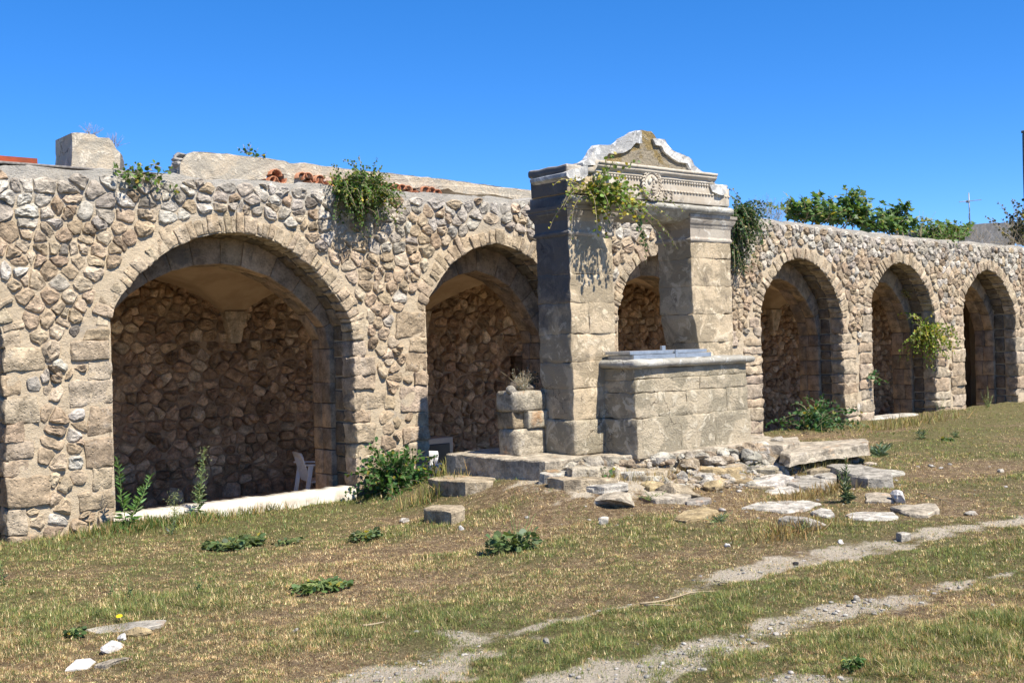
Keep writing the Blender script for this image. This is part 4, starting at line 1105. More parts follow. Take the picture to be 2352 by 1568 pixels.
# far roof structures at the right
yr = 7.
rh = thing('roof_hut', 'grey rendered roof hut behind the right end of the wall', 'building', tuple(oy(2270, 545, yr).to_2d()) + (0,) if False else (oy(2270, 545, yr).x, yr, 2.5))
hp_ = xz([(2206,524),(2214,519),(2235,517),(2255,514),(2290,511),(2326,511),(2330,514),(2332,640),(2206,640)], yr)
mobj('wall', *plate(resample(hp_, .25), yr, yr + 2.5, .03, 3.), M['concrete'], rh, None, False)
an = thing('antenna', 'thin television aerial mast with one crossbar on the roof hut', 'antenna', tuple(oy(2229, 518, yr + .3)))
q0, q1 = oy(2228.5, 530, yr + .3), oy(2225, 443, yr + .3)
mobj('mast', *tube([q0, q1], .02, .016, 6), M['antenna'], an)
a0, a1 = oy(2203, 464, yr + .3), oy(2254, 459, yr + .3)
bm_ = mobj('boom', *tube([a0, a1], .012, .012, 5), M['antenna'], an)
q = oy(2223, 463, yr + .3); mobj('clamp', *hexa(corners(q.x - .05, q.x + .05, q.y - .05, q.y + .05, q.z - .04, q.z + .04), .01, 0, 1, 1), M['antenna'], an)
cb = [oy(2226 + 2 * math.sin(i * 1.1), 475 + i * 5, yr + .25) for i in range(9)]; mobj('cable', *tube(cb, .006, .006, 4), M['antenna'], an)
tw0 = oy(2346, 300, 9.5)
twr = thing('tower', 'pale grey tower edge at the far right of the frame', 'tower', (tw0.x + 1.5, 9.5, 0))
mobj('shaft', *hexa(corners(tw0.x, tw0.x + 3, 9., 9.5, 0, tw0.z - .12), .05, .02, 2, 6), M['concrete'], twr, None, False)
mobj('cap', *hexa(corners(tw0.x - .02, tw0.x + 3.03, 8.97, 9.52, tw0.z - .118, tw0.z), .03, .01, 2, 3), M['concrete'], twr, None, False)

# ------------------------------------------------------------------ things inside the arches
def tapered(pts0, pts1): return None
def chair(label, loc, rot, scale=1.):
    c = thing('plastic_chair', label, 'chair', loc, 'white plastic armchairs')
    m = Matrix.Rotation(rot, 3, 'Z') * 1.
    def pt(x, y, z): return Vector(loc) + m @ Vector((x, y, z)) * scale
    def hx(name, cs, r=.008, parent=None): return mobj(name, *hexa([pt(*q) for q in cs], r, 0, 1, 2), M['plastic'], parent or c)
    # chair faces local +X, width along Y
    hx('seat', [(-.2, -.22, .40), (.24, -.24, .42), (-.2, .22, .40), (.24, .24, .42), (-.2, -.22, .42), (.24, -.24, .44), (-.2, .22, .42), (.24, .24, .44)])
    hx('apron', [(.222, -.23, .37), (.24, -.24, .37), (.222, .23, .37), (.24, .24, .37), (.222, -.23, .419), (.24, -.24, .419), (.222, .23, .419), (.24, .24, .419)], .003)
    bk = hx('backrest', [(-.33, -.22, .76), (-.30, -.22, .76), (-.33, .22, .76), (-.30, .22, .76), (-.36, -.19, .84), (-.33, -.19, .84), (-.36, .19, .84), (-.33, .19, .84)])
    for i in range(6):
        y = -.19 + i * .076; hx('slat', [(-.225, y - .022, .41), (-.205, y - .022, .41), (-.225, y + .022, .41), (-.205, y + .022, .41), (-.33, y - .024, .77), (-.31, y - .024, .77), (-.33, y + .024, .77), (-.31, y + .024, .77)], .004, bk)
    for s in (-1, 1):
        hx('armrest', [(-.31, s * .27 - .03, .66), (.2, s * .28 - .03, .63), (-.31, s * .27 + .03, .66), (.2, s * .28 + .03, .63), (-.31, s * .27 - .03, .685), (.2, s * .28 - .03, .655), (-.31, s * .27 + .03, .685), (.2, s * .28 + .03, .655)])
        for (x0, x1, z1) in ((.27, .19, .64), (-.33, -.22, .66)):
            hx('leg', [(x0 - .03, s * .27 - .018, 0), (x0 + .02, s * .27 - .018, 0), (x0 - .03, s * .27 + .018, 0), (x0 + .02, s * .27 + .018, 0), (x1 - .035, s * .265 - .022, z1), (x1 + .035, s * .265 - .022, z1), (x1 - .035, s * .265 + .022, z1), (x1 + .035, s * .265 + .022, z1)])
    return c
q = oy(708, 1100, 2.3); chair('white plastic armchair in the shade of the widest arch', (q.x + .2, 2.3, -.62), R(-12))
q = oy(985, 1060, .75); chair('sunlit white plastic armchair half hidden behind the second pier', (q.x - .24, .80, -.62), R(200))
q0, q1 = oy(975, 1008, 3.0), oy(1042, 1046, 3.0)
cab = thing('framed_panel', 'dark panel in a pale frame low inside the second arch', 'cabinet', ((q0.x + q1.x) / 2, 3., -.5))
mobj('case', *hexa(corners(q0.x, q1.x, 3.0, 3.4, -.5, q0.z), .02, 0, 1, 1), M['paleframe'], cab, None, False)
mobj('dark_panel', *hexa(corners(q0.x + .09, q1.x - .08, 2.985, 3.05, -.42, q0.z - .1), .01, 0, 1, 1), M['black'], cab, None, False)
q0, q1 = oy(1182, 822, 4.5), oy(1222, 822, 4.5)
door = thing('wooden_door', 'dark wooden door in the rear wall beyond the second arch', 'door', ((q0.x + q1.x) / 2, 4.5, -.5))
nb = 4
for i in range(nb):
    a = lerp(q0.x, q1.x, i / nb); b = lerp(q0.x, q1.x, (i + 1) / nb); mobj('plank', *hexa(corners(a + .004, b - .004, 4.44, 4.5, -.5, q0.z - .09), .006, .003, 6, 2), M['wood'], door)
mobj('lintel', *hexa(corners(q0.x - .08, q1.x + .08, 4.38, 4.55, q0.z - .085, q0.z + .04), .012, .006, 5, 2), M['wood'], door)
for xx in (q0.x - .05, q1.x + .05): mobj('frame', *hexa(corners(xx - .04, xx + .04, 4.4, 4.54, -.5, q0.z - .09), .01, .004, 5, 2), M['wood'], door)
mobj('crossbar', *hexa(corners(q0.x, q1.x, 4.415, 4.44, q0.z - .32, q0.z - .24), .005, .003, 6, 2), M['wood'], door)

# ------------------------------------------------------------------ plants
class Leaves:
    """collects leaves (one n-gon each) with a template outline; builds one mesh"""
    def __init__(s, tmpl): s.T = np.array(tmpl); s.c = []; s.a = []; s.b = []; s.r = []; s.k = []
    def add(s, c, a, b, r, col): s.c.append(tuple(c)); s.a.append(tuple(a)); s.b.append(tuple(b)); s.r.append(r); s.k.append(col)
    def build(s, name, mat, parent, fold=.18):
        c, a, b = np.array(s.c), np.array(s.a), np.array(s.b); r = np.array(s.r)[:, None, None]; T = s.T; k = len(T); n = len(c)
        nn = np.cross(a, b)
        V = c[:, None, :] + r * (T[None, :, 0, None] * a[:, None, :] + T[None, :, 1, None] * b[:, None, :] + fold * (np.abs(T[None, :, 1, None]) ** 1.) * nn[:, None, :])
        cols = np.repeat(np.array(s.k), k, axis=0)
        o = mobj(name, V.reshape(-1, 3), np.arange(n * k).reshape(n, k), mat, parent, cols, False); return o
ROUND = [(math.cos(6.2832 * i / 7) * .9 + .9, math.sin(6.2832 * i / 7) * .85) for i in range(7)]
LANCE = [(0, 0), (.35, .1), (.7, .08), (1, 0), (.7, -.08), (.35, -.1)]
FIG = [(0, 0), (.1, .3), (-.05, .55), (.3, .5), (.55, .75), (.6, .35), (1.05, .12), (1.1, 0), (1.05, -.12), (.6, -.35), (.55, -.75), (.3, -.5), (-.05, -.55), (.1, -.3)]
BROAD = [(0, 0), (.1, .3), (.35, .42), (.5, .36), (.62, .46), (.8, .3), (.85, .34), (1, 0), (.85, -.34), (.8, -.3), (.62, -.46), (.5, -.36), (.35, -.42), (.1, -.3)]
def rv(g, s=1.): return Vector((g.gauss(0, s), g.gauss(0, s), g.gauss(0, s)))
def perp(d, g):
    while True:
        x = d.cross(rv(g))
        if x.length > .05: return x.normalized()
def leafcol(g, base, yellow=.0):
    if g.random() < yellow: base = (.33, .30, .05)
    k = g.uniform(.65, 1.35); return (base[0] * k * g.uniform(.85, 1.2), base[1] * k, base[2] * k * g.uniform(.8, 1.2))
GREEN = (.075, .135, .035)
def climber(name, label, cat, root, nst, Lr, bias, spread, droop, leaf_r=.02, sp=.045, base=GREEN, yellow=.05, seed=1, wall_y=None, jitter=.25, rootj=.1, up=.5, tmpl=ROUND, stemr=.005, group=None, stemmat='stem', dead=0, fold=.18):
    g = random.Random(seed); t = thing(name, label, cat, tuple(root), group); st = MB(); lv = Leaves(tmpl); bias = Vector(bias)
    for i in range(nst):
        p = Vector(root) + Vector((g.uniform(-rootj, rootj), g.uniform(-rootj, rootj) * .4, g.uniform(-rootj, rootj) * .3)); d = (bias + rv(g, spread)).normalized(); L = g.uniform(*Lr); n = max(3, int(L / .05)); pts = [p.copy()]
        col_y = yellow * g.choice([.3, .6, 1, 2.2])
        for k in range(n):
            d = (d + Vector((0, 0, -droop * .05 * (.4 + k / n * 1.6))) + rv(g, jitter * .12)).normalized(); p = p + d * .05
            if wall_y is not None and p.y > wall_y - .02 and p.z < top(p.x) + .03: p.y = wall_y - .02 - g.random() * .03; d.y = min(d.y, 0)
            pts.append(p.copy())
        st.add(*tube(pts, stemr, stemr * .4, 3))
        if i < dead: continue
        s = g.random() * sp; acc = 0
        for k in range(1, len(pts)):
            while s < acc + .05:
                f = (s - acc) / .05; q = pts[k - 1].lerp(pts[k], f); ax = (pts[k] - pts[k - 1]).normalized(); sd = perp(ax, g)
                nv = (sd.cross(ax) + Vector((0, -.35, up)) + rv(g, .45)).normalized(); a = (sd + ax * .4); a = (a - nv * a.dot(nv)).normalized(); b = nv.cross(a)
                r = leaf_r * g.uniform(.65, 1.2) * (1 - .35 * s / max(.1, L)); lv.add(q + a * r * .3, a, b, r, leafcol(g, base, col_y)); s += sp * g.uniform(.6, 1.4)
            acc += .05
    st.build('stems', M[stemmat], t)
    if lv.c: lv.build('foliage', M['leaf'], t, fold)
    return t
wp = lambda u, v, y: tuple(oy(u, v, y))
climber('caper_bush', 'dense green caper bush draped over the wall top between the first two arches', 'bush', wp(815, 436, -.02), 230, (.2, .55), (0, -.85, .05), .6, 2.1, .024, .019, (.085, .15, .03), .08, 3, 0., .3, .3)
climber('caper_bush', 'hanging tail of caper twigs below the draped bush', 'bush', wp(822, 470, -.06), 22, (.3, .48), (0, -.3, -.7), .3, 1.2, .018, .03, (.08, .14, .03), .08, 4, 0., .3, .12, dead=8)
climber('caper_bush', 'small caper sprig on the wall top above the widest arch', 'bush', wp(325, 404, .02), 34, (.08, .22), (0, -.6, .3), .8, 1.6, .034, .04, (.10, .17, .035), .12, 5, 0., .3, .32)
climber('caper_bush', 'yellowing caper spilling over the carved lintel of the well', 'bush', (6.02, -2.74, 3.44), 84, (.25, .62), (.05, -.75, .38), .7, 1.9, .037, .036, (.13, .20, .04), .2, 6, None, .3, .15, up=.8)
climber('caper_vine', 'long trailing yellow caper shoots on the left corner of the well', 'vine', (5.85, -2.72, 3.50), 7, (.7, 1.05), (-.9, -.45, .15), .28, 1.2, .022, .05, (.20, .22, .03), .5, 7, None, .25, .06, up=.8)
climber('caper_vine', 'caper shoots trailing to the right under the medallion', 'vine', (6.25, -2.76, 3.42), 9, (.6, 1.05), (.95, -.35, .0), .22, .9, .02, .045, (.13, .18, .03), .3, 8, None, .25, .1, up=.8)
climber('caper_vine', 'dark caper strand hanging into the opening of the well', 'vine', (6.62, -2.70, 3.33), 6, (.45, .75), (.05, -.3, -.6), .25, 1.4, .03, .06, (.05, .10, .03), .05, 9, None, .25, .08, up=.4)
climber('caper_vine', 'leafless twigs dangling over the left pier', 'vine', (6.2, -2.72, 3.42), 9, (.3, .6), (.1, -.4, -.5), .35, 1.6, .02, 9., GREEN, 0, 10, None, .4, .35, dead=99) if False else None
climber('caper_bush', 'tall curtain of dark caper on the wall right of the well', 'bush', wp(1695, 494, -.03), 120, (.3, .78), (.0, -.6, .0), .45, 2.6, .028, .024, (.05, .10, .03), .03, 11, 0., .3, .16)
climber('caper_bush', 'caper sprays hanging below the dark curtain', 'bush', wp(1688, 540, -.05), 36, (.4, .8), (.0, -.3, -.8), .25, 1., .025, .026, (.05, .095, .03), .03, 12, 0., .3, .12)
climber('caper_bush', 'round leafy caper bush at the foot of the second pier', 'bush', wp(905, 1118, -.4), 170, (.3, .72), (0.1, -.15, .75), .66, 1.3, .04, .034, (.055, .125, .03), .04, 13, -.06, .3, .2)
climber('caper_bush', 'low spreading caper bush at the foot of the fourth arch', 'bush', wp(1872, 992, -.2), 150, (.35, 1.0), (.15, -.2, .42), .68, 1.7, .042, .036, (.05, .115, .035), .03, 14, None, .3, .3)
climber('caper_bush', 'bright yellow green caper hanging inside the fifth arch', 'bush', wp(2128, 765, .15), 90, (.3, .9), (-.55, -.6, .2), .45, 2.2, .036, .03, (.15, .22, .03), .3, 15, None, .3, .12)
climber('caper_bush', 'little caper sprig on the left jamb of the fifth arch', 'bush', wp(1996, 860, -.02), 10, (.15, .42), (.6, -.5, -.2), .3, 1.6, .034, .05, (.05, .12, .03), .02, 16, None)
climber('caper_bush', 'small yellow tuft growing on the inner arch above the hanging caper', 'bush', wp(2074, 672, .5), 14, (.1, .25), (0, -.6, -.3), .4, 1.5, .018, .03, (.22, .2, .04), .5, 17, None)
climber('dry_herb', 'tuft of dry pale stalks with grey leaves on the drum stack', 'plant', (5.36, -1.98, 1.17), 60, (.12, .3), (-.15, -.1, 1.), .32, .2, .03, .04, (.34, .36, .31), .0, 18, None, .2, .06, tmpl=LANCE, stemr=.003)
climber('dark_shrub', 'dark dead tangle behind the dry tuft on the drum stack', 'plant', (5.6, -1.8, 1.2), 40, (.1, .35), (.1, 0, .6), .6, .6, .02, .04, (.06, .065, .05), 0, 19, None, .3, .12, stemr=.003)
for (u, v, lab, sd) in ((573, 360, 'tiny green sprig on the long parapet', 20), (1400, 1100, 'round leafed sprig in the rubble under the basin', 21)):
    r = wp(u, v, yw + .1) if sd == 20 else tuple(oz(u, v, .2))
    climber('sprig', lab, 'plant', r, 9, (.08, .2), (0, -.3, .8), .5, 1.2, .03, .05, (.06, .12, .03), .1, sd, None, .3, .12)
for (u, v, lab, sd) in ((208, 312, 'wisp of dry grass on the left side of the parapet stub', 24), (262, 335, 'dry reddish weed on the right shoulder of the parapet stub', 25)):
    climber('dry_weed', lab, 'plant', wp(u, v, .6), 26, (.06, .2), (.1, -.1, .9), .5, .3, .015, .05, (.4, .28, .18), 0, sd, None, .3, .06, tmpl=LANCE, stemr=.002)

# fig tree and shrubs on the wall top at the right
def fig(label, u, v, y, hpx, wpx, nst, seed, leaf=.11, base=(.09, .16, .045)):
    g = random.Random(seed); r = oy(u, v, y); s = (r - CAM).dot(FWD) / FPX; H = hpx * s * .88; W = wpx * s * 1.25
    t = thing('fig_tree', label, 'tree', tuple(r)); st = MB(); lv = Leaves(FIG)
    for i in range(nst):
        tx = (i + .5) / nst * 2 - 1 + g.uniform(-.1, .1); hh = H * g.uniform(.25, 1.05) * (1 - .2 * abs(tx)); tip = r + Vector((tx * W / 2, g.uniform(-.35, .35), hh))
        b = r + Vector((tx * W / 2 * .6 + g.uniform(-.1, .1), 0, -.05)); mid = b.lerp(tip, .5) + Vector((g.uniform(-.12, .12), g.uniform(-.1, .1), -.05 * g.random()))
        pts = [b.lerp(mid, k / 4) for k in range(4)] + [mid.lerp(tip, k / 4) for k in range(5)]
        st.add(*tube(pts, .014, .006, 5))
        tw = [(pts, 5)]
        for _ in range(5):
            k = g.randrange(2, 8); e = pts[k] + Vector((g.uniform(-.35, .35), g.uniform(-.25, .25), g.uniform(.05, .3))); br = [pts[k].lerp(e, f / 4) for f in range(5)]; st.add(*tube(br, .007, .004, 4)); tw.append((br, 1))
        for pp, k0 in tw:
            for k in range(k0, len(pp)):
                for _ in range(2 if k < len(pp) - 1 else 5):
                    sd = Vector((g.gauss(0, 1), g.gauss(0, 1), g.gauss(0, .5))).normalized(); n_ = (Vector((0, -.4, 1)) + rv(g, .5)).normalized()
                    a = (sd - n_ * sd.dot(n_)).normalized(); bb = n_.cross(a); q = pp[k] + a * g.uniform(.02, .06)
                    lv.add(q, a, bb, leaf * g.uniform(.6, 1.2), leafcol(g, base, .06))
    st.build('trunk', M['stem'], t); lv.build('crown', M['leaf'], t, .25); return t
fig('tallest fig bush, in the middle of the row on the right wall top', 1930, 520, .75, 84, 110, 7, 41)
fig('fig bush with bare stems at the right of the row', 2062, 538, .75, 80, 130, 8, 42)
fig('low fig bush at the left end of the row on the wall', 1852, 511, .7, 44, 120, 8, 43)
fig('middling fig bush between the tallest one and the bare stemmed one', 1995, 530, .75, 62, 110, 7, 40)
fig('low dense fig bush sloping down to the roof hut', 2158, 556, .8, 42, 120, 9, 44, .1)
climber('green_shrub', 'bright green ground plant spilling over the wall top below the figs', 'plant', wp(2170, 550, .2), 50, (.15, .4), (0, -.4, .5), .7, 1., .03, .04, (.09, .17, .03), .05, 45, None, .3, .35)
climber('grey_shrub', 'feathery grey green shrub on the wall top right of the well', 'shrub', wp(1762, 504, .6), 90, (.2, .42), (.05, -.1, 1), .32, .2, .035, .022, (.17, .18, .09), .05, 46, None, .2, .45, tmpl=LANCE, stemr=.003)
climber('dry_weed', 'rusty brown dry weeds along the right wall top', 'plant', wp(2225, 560, .5), 80, (.15, .4), (0, -.1, .9), .5, .3, .022, .05, (.24, .13, .07), 0, 47, None, .3, .7, tmpl=LANCE, stemr=.004)
climber('dry_weed', 'brown seeding weeds at the right edge of the wall top', 'plant', wp(2320, 570, .5), 80, (.15, .5), (0, -.1, .9), .5, .3, .022, .05, (.22, .12, .07), .1, 48, None, .3, .6, tmpl=LANCE, stemr=.004)
climber('dark_bush', 'dark red leaved bush beside the tower at the right edge', 'bush', wp(2345, 555, 2.), 60, (.4, 1.3), (.0, -.1, 1.), .38, .2, .06, .07, (.05, .055, .025), .05, 49, None, .35, .3, stemr=.009)
climber('dry_weed', 'thin leafless stalks leaning right of the figs', 'plant', wp(2112, 545, .6), 7, (.4, .75), (.55, 0, .8), .12, .1, .02, 9., GREEN, 0, 50, None, .1, .1, tmpl=LANCE, stemr=.004, dead=5)

def spike(label, u, v, topv, z=None, nst=1, leaf=.075, base=(.075, .15, .035), seed=1, fluffy=False, sp=.018, lean_=.06, name='tall_weed', y=None):
    """upright weed: stem with narrow leaves all round; foot at pixel (u, v), top at row topv"""
    g = random.Random(seed); r = oz(u, v, -.12 if z is None else z); r.z = gzs(r.x, r.y); s = (r - CAM).dot(FWD) / FPX; H = (v - topv) * s
    t = thing(name, label, 'weed', tuple(r)); st = MB(); lv = Leaves(LANCE)
    for i in range(nst):
        h = H * (1 if i == 0 else g.uniform(.45, .8)); e = r + Vector((g.uniform(-1, 1) * lean_ * (1 if i == 0 else 3) * h / .5, g.uniform(-.05, .05), h)); n = 10
        pts = [r.lerp(e, k / n) + Vector((.008 * math.sin(k + i), 0, 0)) for k in range(n + 1)]; st.add(*tube(pts, .006, .002, 4))
        k = 0.
        while k < h:
            f = k / h; q = r.lerp(e, f); a = Vector((g.gauss(0, 1), g.gauss(0, 1), 0)).normalized() + Vector((0, 0, .35 + .5 * f - (0 if f > .3 else .4))); a.normalize(); n_ = perp(a, g); L = leaf * (1.1 - .65 * f) * g.uniform(.7, 1.2)
            c = leafcol(g, base, 0.); 
            if f < .12 and g.random() < .5: c = (.25, .2, .09)
            lv.add(q, a, n_, L, c); k += sp * g.uniform(.5, 1.2)
        if fluffy:
            for _ in range(170):
                f = g.uniform(.45, 1); q = r.lerp(e, f) + Vector((g.gauss(0, .035), g.gauss(0, .035), g.gauss(0, .02))) * (1.25 - abs(f - .72) * 1.6); a = rv(g).normalized(); lv.add(q, a, perp(a, g), .028, (.25, .28, .12))
    st.build('stem', M['greenstem'], t); lv.build('foliage', M['leaf'], t, .1); return t
spike('tallest green weed standing in front of the white sill', 290, 1226, 1058, -.2, 3, .13, (.11, .22, .06), 51, sp=.010, lean_=.1)
spike('seeding green weed before the middle of the white sill', 452, 1200, 1036, -.2, 2, .10, (.15, .23, .10), 52, True, sp=.010)
spike('short weed with buds between the two tall weeds', 403, 1215, 1138, -.2, 2, .05, (.13, .17, .08), 53, True)
spike('bluish weed low in the grass left of the seeding one', 393, 1232, 1195, -.2, 4, .07, (.16, .22, .2), 54)
spike('spiky weed cut by the left edge of the frame', 8, 1340, 1270, -.1, 2, .06, (.09, .14, .07), 55)
spike('left of two small dark weeds on the lawn', 258, 1358, 1305, 0., 2, .05, (.07, .12, .05), 56)
spike('right of two small dark weeds on the lawn', 300, 1358, 1312, 0., 2, .05, (.07, .12, .05), 57)
spike('small weed with a fallen dry twig right of the two dark weeds', 458, 1342, 1312, 0., 3, .05, (.08, .13, .06), 58)
spike('thin weed before the right end of the white sill', 655, 1212, 1175, -.15, 1, .04, (.08, .13, .06), 59)
spike('dark upright weed growing among the paving stones', 1950, 1150, 1045, 0., 6, .09, (.055, .085, .045), 60, sp=.011, lean_=.1)
spike('tall thin weeds at the right jamb of the sixth arch', 2270, 940, 890, .05, 7, .06, (.13, .15, .07), 61, lean_=.25)
spike('wispy weed at the corner of the pier between fifth and sixth arch', 2158, 955, 915, .05, 3, .05, (.2, .18, .09), 62, lean_=.2)
spike('blue green grass tuft right of the tilted flagstone', 2020, 1052, 1020, .0, 14, .16, (.12, .18, .12), 63, lean_=.35, name='grass_tuft')
spike('dark tuft on the far lawn below the fifth arch', 2115, 1000, 975, .05, 8, .1, (.08, .12, .08), 64, lean_=.3, name='grass_tuft')
spike('small tuft on the far lawn near the right edge', 2195, 995, 978, .05, 8, .1, (.1, .14, .07), 65, lean_=.3, name='grass_tuft')
spike('upright dry stems of the weed below the well', 1190, 1235, 1140, 0., 6, .03, (.16, .16, .07), 66, lean_=.2)
spike('low grey green herb under the knobbly boulder', 1500, 1152, 1128, .03, 16, .05, (.10, .14, .08), 67, lean_=.5, name='herb')
spike('herb in front of the domed grey rock', 1848, 1220, 1190, .0, 10, .05, (.11, .15, .08), 68, lean_=.5, name='herb')
spike('narrow leaved herb at the left end of the long pale stone', 1650, 1195, 1170, .0, 14, .08, (.14, .18, .11), 69, lean_=.6, name='herb')
def broad(label, u, v, wpx, n, leaf=.09, base=(.075, .14, .04), seed=1, h=.06, z=0., elong=1.):
    g = random.Random(seed); r = oz(u, v, z); r.z = gzs(r.x, r.y); s = (r - CAM).dot(FWD) / FPX; W = wpx * s / 2
    t = thing('leafy_weed', label, 'weed', tuple(r)); st = MB(); lv = Leaves(BROAD)
    for i in range(n):
        a = g.uniform(0, 6.283); d = math.sqrt(g.random()) * W; c = Vector((r.x + math.cos(a) * d * elong, r.y + math.sin(a) * d * .5, 0)); c.z = gzs(c.x, c.y) + g.uniform(.015, h)
        n_ = (Vector((0, 0, 1)) + rv(g, .6)).normalized(); x = Vector((math.cos(a), math.sin(a), g.uniform(-.1, .4))); x = (x - n_ * x.dot(n_)).normalized(); lv.add(c, x, n_.cross(x), leaf * g.uniform(.6, 1.25), leafcol(g, base, .03))
        st.add(*tube([r + Vector((0, 0, .01)), r.lerp(c, .5) + Vector((0, 0, .03)), c], .004, .002, 3))
    st.build('stems', M['greenstem'], t); lv.build('foliage', M['leaf'], t, .25); return t
broad('broad leaved weed patch in the grass before the white sill', 535, 1222, 150, 190, .055, (.085, .13, .05), 71, .09)
broad('broad leaved weed left of the lowest step block', 840, 1218, 75, 90, .045, (.085, .13, .05), 72, .08)
broad('flat creeping leaf patch in the middle of the left lawn', 738, 1332, 150, 200, .042, (.10, .155, .05), 73, .05)
broad('large leafy weed below the well platform', 1178, 1254, 140, 170, .06, (.10, .15, .06), 74, .16)
broad('low leafy weed on the lawn right of the seeding weed', 660, 1218, 70, 50, .035, (.08, .12, .05), 75)
broad('small dark leafy plant beside the flush grey slab', 172, 1446, 44, 50, .03, (.05, .09, .03), 76)
broad('dark green leaf cluster near the bottom edge on the right lawn', 1960, 1528, 60, 70, .022, (.06, .12, .03), 77)
broad('little green plant on the far right lawn', 2175, 1012, 36, 40, .05, (.07, .12, .04), 78)
g = random.Random(5); yf = thing('yellow_flower', 'single yellow flower above the flush grey slab', 'flower', tuple(oz(274, 1424, -.02)))
r = yf.location.copy(); r.z = gzs(r.x, r.y); yf.location = r; lv = Leaves(ROUND)
for i in range(8):
    a = 6.2832 * i / 8; x = Vector((math.cos(a), math.sin(a), .2)).normalized(); n_ = Vector((-.2, -.3, 1)).normalized(); x = (x - n_ * x.dot(n_)).normalized(); lv.add(r + Vector((0, 0, .05)), x, n_.cross(x), .012, (.85, .6, .02))
lv.build('petals', M['leaf'], yf); st = MB(); st.add(*tube([r, r + Vector((.003, 0, .05))], .002, .002, 4)); st.build('stem', M['greenstem'], yf)
# dry twigs on the ground
for (u0, v0, u1, v1, rr_, lab) in ((1470,1372,1640,1345,.008,'long grey twig at the edge of the upper rut'), (1480,1378,1560,1384,.006,'short dark stick beside the long grey twig'), (835,1420,880,1410,.008,'weathered stick in the straw above the bare patch'), (1640,1322,1672,1330,.007,'black curved wire on the upper rut'), (2110,1130,2200,1152,.006,'thin red brown stem lying right of the white rock'), (1790,1190,1860,1212,.006,'dry stalk beside the domed grey rock')):
    a, b = oz(u0, v0, 0), oz(u1, v1, 0); pts = []
    for k in range(7):
        q = a.lerp(b, k / 6) + Vector((noise.noise(Vector((u0, k, 0)) * .7) * .03, 0, 0)); q.z = gzs(q.x, q.y) + rr_ + .012; pts.append(q)
    o = mobj('twig', *tube(pts, rr_, rr_ * .5, 5), M['stem'], None, None, True, tuple(pts[0])); tag(o, lab, 'twig')

# ------------------------------------------------------------------ grass
def grass(n, seed, name, label, sel, hgt, wid, flat=.0, outside=False):
    g = np.random.default_rng(seed)
    # sample the visible wedge evenly on the picture and on the ground
    u = g.uniform(-60, 2420, n * 3); v = 784 + (g.uniform(0, 1, n * 3) ** .8) * 830 + 110
    if outside:                                   # the meadow goes on past the edges of the picture
        u = g.uniform(-900, 3250, n * 3); v = 784 + g.uniform(0, 1, n * 3) ** .8 * 1300 + 110; q_ = (u < -60) | (u > 2420) | (v > 1724); u, v = u[q_], v[q_]
    dx = (u - 1176); dy = (784 - v)
    d = np.array(FWD)[None] * FPX + np.array(CAMX)[None] * dx[:, None] + np.array(CAMY)[None] * dy[:, None]
    t = (-.03 - CAM.z) / d[:, 2]; ok = (t > 0); P = np.array(CAM)[None] + d * t[:, None]
    ok &= (P[:, 1] < .1) & (P[:, 0] > XL + .5) & (P[:, 0] < XR - 1)
    ok &= ~((P[:, 0] > 5.0) & (P[:, 0] < 9.0) & (P[:, 1] > -3.05) & (P[:, 1] < -1.2))
    x, y = P[ok, 0], P[ok, 1]; D = t[ok] * FPX
    dm, gm = dirtmask(x, y), greenmask(x, y)
    k = g.random(len(x)) < sel(x, y, dm, gm); x, y, D, dm, gm = x[k], y[k], D[k], dm[k], gm[k]
    pm = g.permutation(len(x))[:n]; x, y, D, dm, gm = x[pm], y[pm], D[pm], dm[pm], gm[pm]; m = len(x); z = gz(x, y)
    tall = np.clip(1 + .45 * s_cl(x, y) + .35 * s_f2(x, y), .5, 1.9) + 1.5 * sstep(-1.6, -.25, y) * sstep(5.2, 4.2, x) * g.random(m)
    h = hgt * g.uniform(.45, 1.25, m) * tall * (.8 + .35 * s_mid(x, y)); w = wid * g.uniform(.7, 1.3, m) * np.clip(D / 9., .8, 2.4)
    az = g.uniform(0, 6.283, m); tl = np.clip(g.normal(.85 + flat, .4, m), .05, 1.52)
    dirx, diry = np.cos(az), np.sin(az); tip = np.stack([x + dirx * np.sin(tl) * h, y + diry * np.sin(tl) * h, z + np.cos(tl) * h + .004], 1)
    sx, sy = -diry * w / 2, dirx * w / 2
    b0 = np.stack([x - sx, y - sy, z - .004], 1); b1 = np.stack([x + sx, y + sy, z - .004], 1)
    V = np.stack([b0, b1, tip], 1).reshape(-1, 3); F = np.arange(m * 3).reshape(m, 3)
    gr_ = g.random(m) < np.clip((gm - .1) * .95, .1, .85)
    cg = np.array([(.125, .155, .045), (.17, .19, .06), (.24, .235, .085), (.12, .17, .07)])[g.integers(0, 4, m)]
    cs = np.array([(.52, .405, .21), (.40, .285, .155), (.68, .56, .34), (.24, .15, .085), (.33, .20, .115)])[g.integers(0, 5, m)]
    cell = .035 * np.clip(D / 8., .8, 3.)
    hsh = lambda k_: np.modf(np.abs(np.sin(np.floor(x / cell) * 127.1 + np.floor(y / cell) * 311.7 + k_) * 43758.5453))[0]
    gr_ = np.where(g.random(m) < .65, hsh(1.) < np.clip((gm - .1) * .95, .1, .85), gr_)
    c = np.where(gr_[:, None], cg, cs) * g.uniform(.75, 1.25, (m, 1)) * (.66 + .92 * hsh(7.))[:, None]
    o = mobj(name, V, F, M['blade'], None, np.repeat(c, 3, 0), False); tag(o, label, 'grass', kind='stuff')
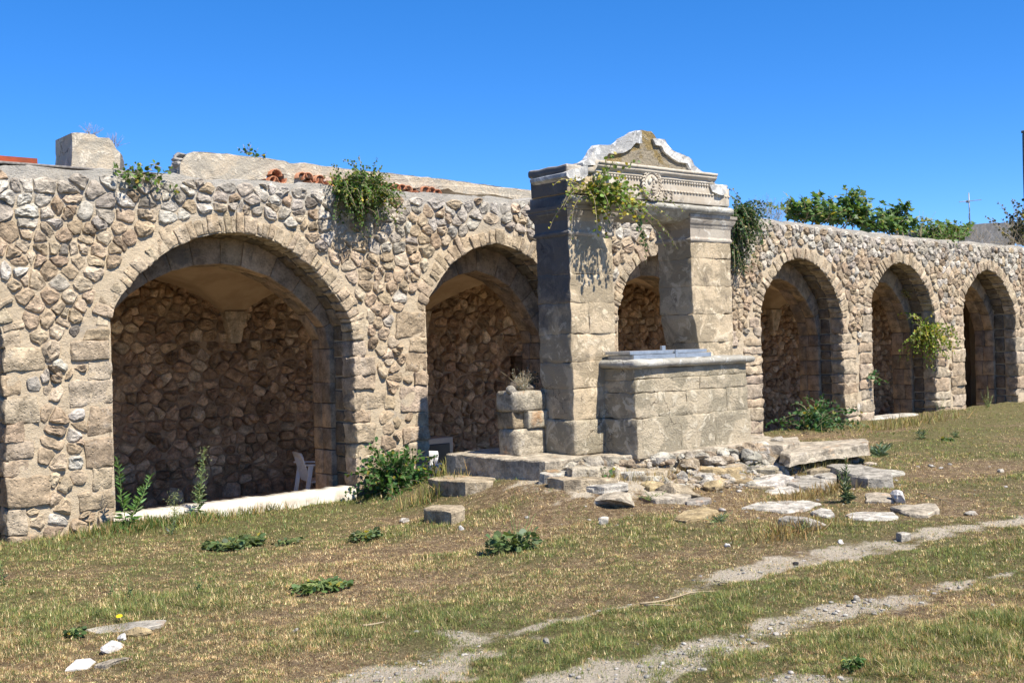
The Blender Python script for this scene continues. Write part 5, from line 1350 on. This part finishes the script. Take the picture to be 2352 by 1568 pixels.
grass(420000, 1, 'grass', 'short half dry grass covering the courtyard', lambda x, y, d, gm: np.clip(1.1 - 1.05 * d, .06, 1) * (.5 + .5 * sstep(.1, .6, gm)) * np.clip(.8 + .4 * s_f2(x, y) + .2 * s_cl(x, y), .2, 1), .028, .0055)
grass(340000, 2, 'straw', 'dead straw lying flat on the ground', lambda x, y, d, gm: np.clip(.9 - .95 * d, .03, 1) * (1. - .45 * gm), .05, .0042, .8)
grass(110000, 3, 'grass', 'short half dry grass beyond the edges of the courtyard view', lambda x, y, d, gm: np.clip(1.1 - 1.05 * d, .06, 1), .032, .0075, 0., True)
def tuft(label, u, v, z, wx, wy, n, hgt, base, seed):
    g = random.Random(seed); r = oz(u, v, z); t = thing('grass_tuft', label, 'grass', (r.x, r.y, z)); lv = Leaves([(0, .03), (.6, .025), (1, 0), (.6, -.025), (0, -.03)])
    for _ in range(n):
        x, y = r.x + g.gauss(0, wx), r.y + g.gauss(0, wy); zz = max(gzs(x, y), -1); a = (Vector((0, 0, 1)) + rv(g, .38)).normalized(); lv.add((x, y, zz), a, perp(a, g), hgt * g.uniform(.5, 1.2), leafcol(g, base if g.random() < .6 else (.36, .28, .13), 0))
    tag(lv.build('blades', M['blade'], t, 0.), kind='stuff'); return t
tuft('long yellow green grass between the platform slab and the step block', 1085, 1085, .1, .22, .25, 700, .26, (.17, .19, .06), 81)
tuft('straw coloured grass in front of the step block', 1010, 1130, 0., .28, .08, 420, .2, (.17, .19, .07), 82)
tuft('fresh grass clump at the foot of the tallest weed', 290, 1225, -.2, .22, .1, 700, .13, (.08, .14, .04), 83)
tuft('fresh grass clump at the foot of the seeding weed', 460, 1200, -.2, .2, .08, 400, .13, (.09, .14, .045), 84)
tuft('green grass fringe between the tall weeds and the sill', 380, 1212, -.2, .45, .1, 1100, .13, (.12, .18, .05), 92)
tuft('grass fringe under the right end of the white sill', 590, 1178, -.2, .25, .06, 350, .12, (.12, .15, .05), 85)
tuft('grass clump along the base of the leftmost pier', 130, 1225, -.2, .4, .08, 700, .13, (.10, .14, .045), 86)
tuft('dry brown grass before the domed grey rock', 1825, 1222, 0., .3, .08, 450, .13, (.22, .15, .07), 87)
tuft('dry grass under the wide flat grey stone', 1880, 1135, 0., .4, .08, 450, .14, (.26, .19, .09), 88)
tuft('grass on the bank below the tilted flagstone', 1880, 1070, .1, .35, .1, 400, .14, (.2, .18, .07), 89)
tuft('dry grass clinging to the rubble bank under the basin', 1500, 1100, .15, .35, .1, 350, .13, (.28, .2, .09), 90)
tuft('tall pale grass at the foot of the fifth pier', 2090, 975, .03, .9, .15, 500, .2, (.24, .23, .09), 91)
scene.cycles.max_bounces = 8; scene.cycles.diffuse_bounces = 4; scene.cycles.transmission_bounces = 3; scene.cycles.glossy_bounces = 2
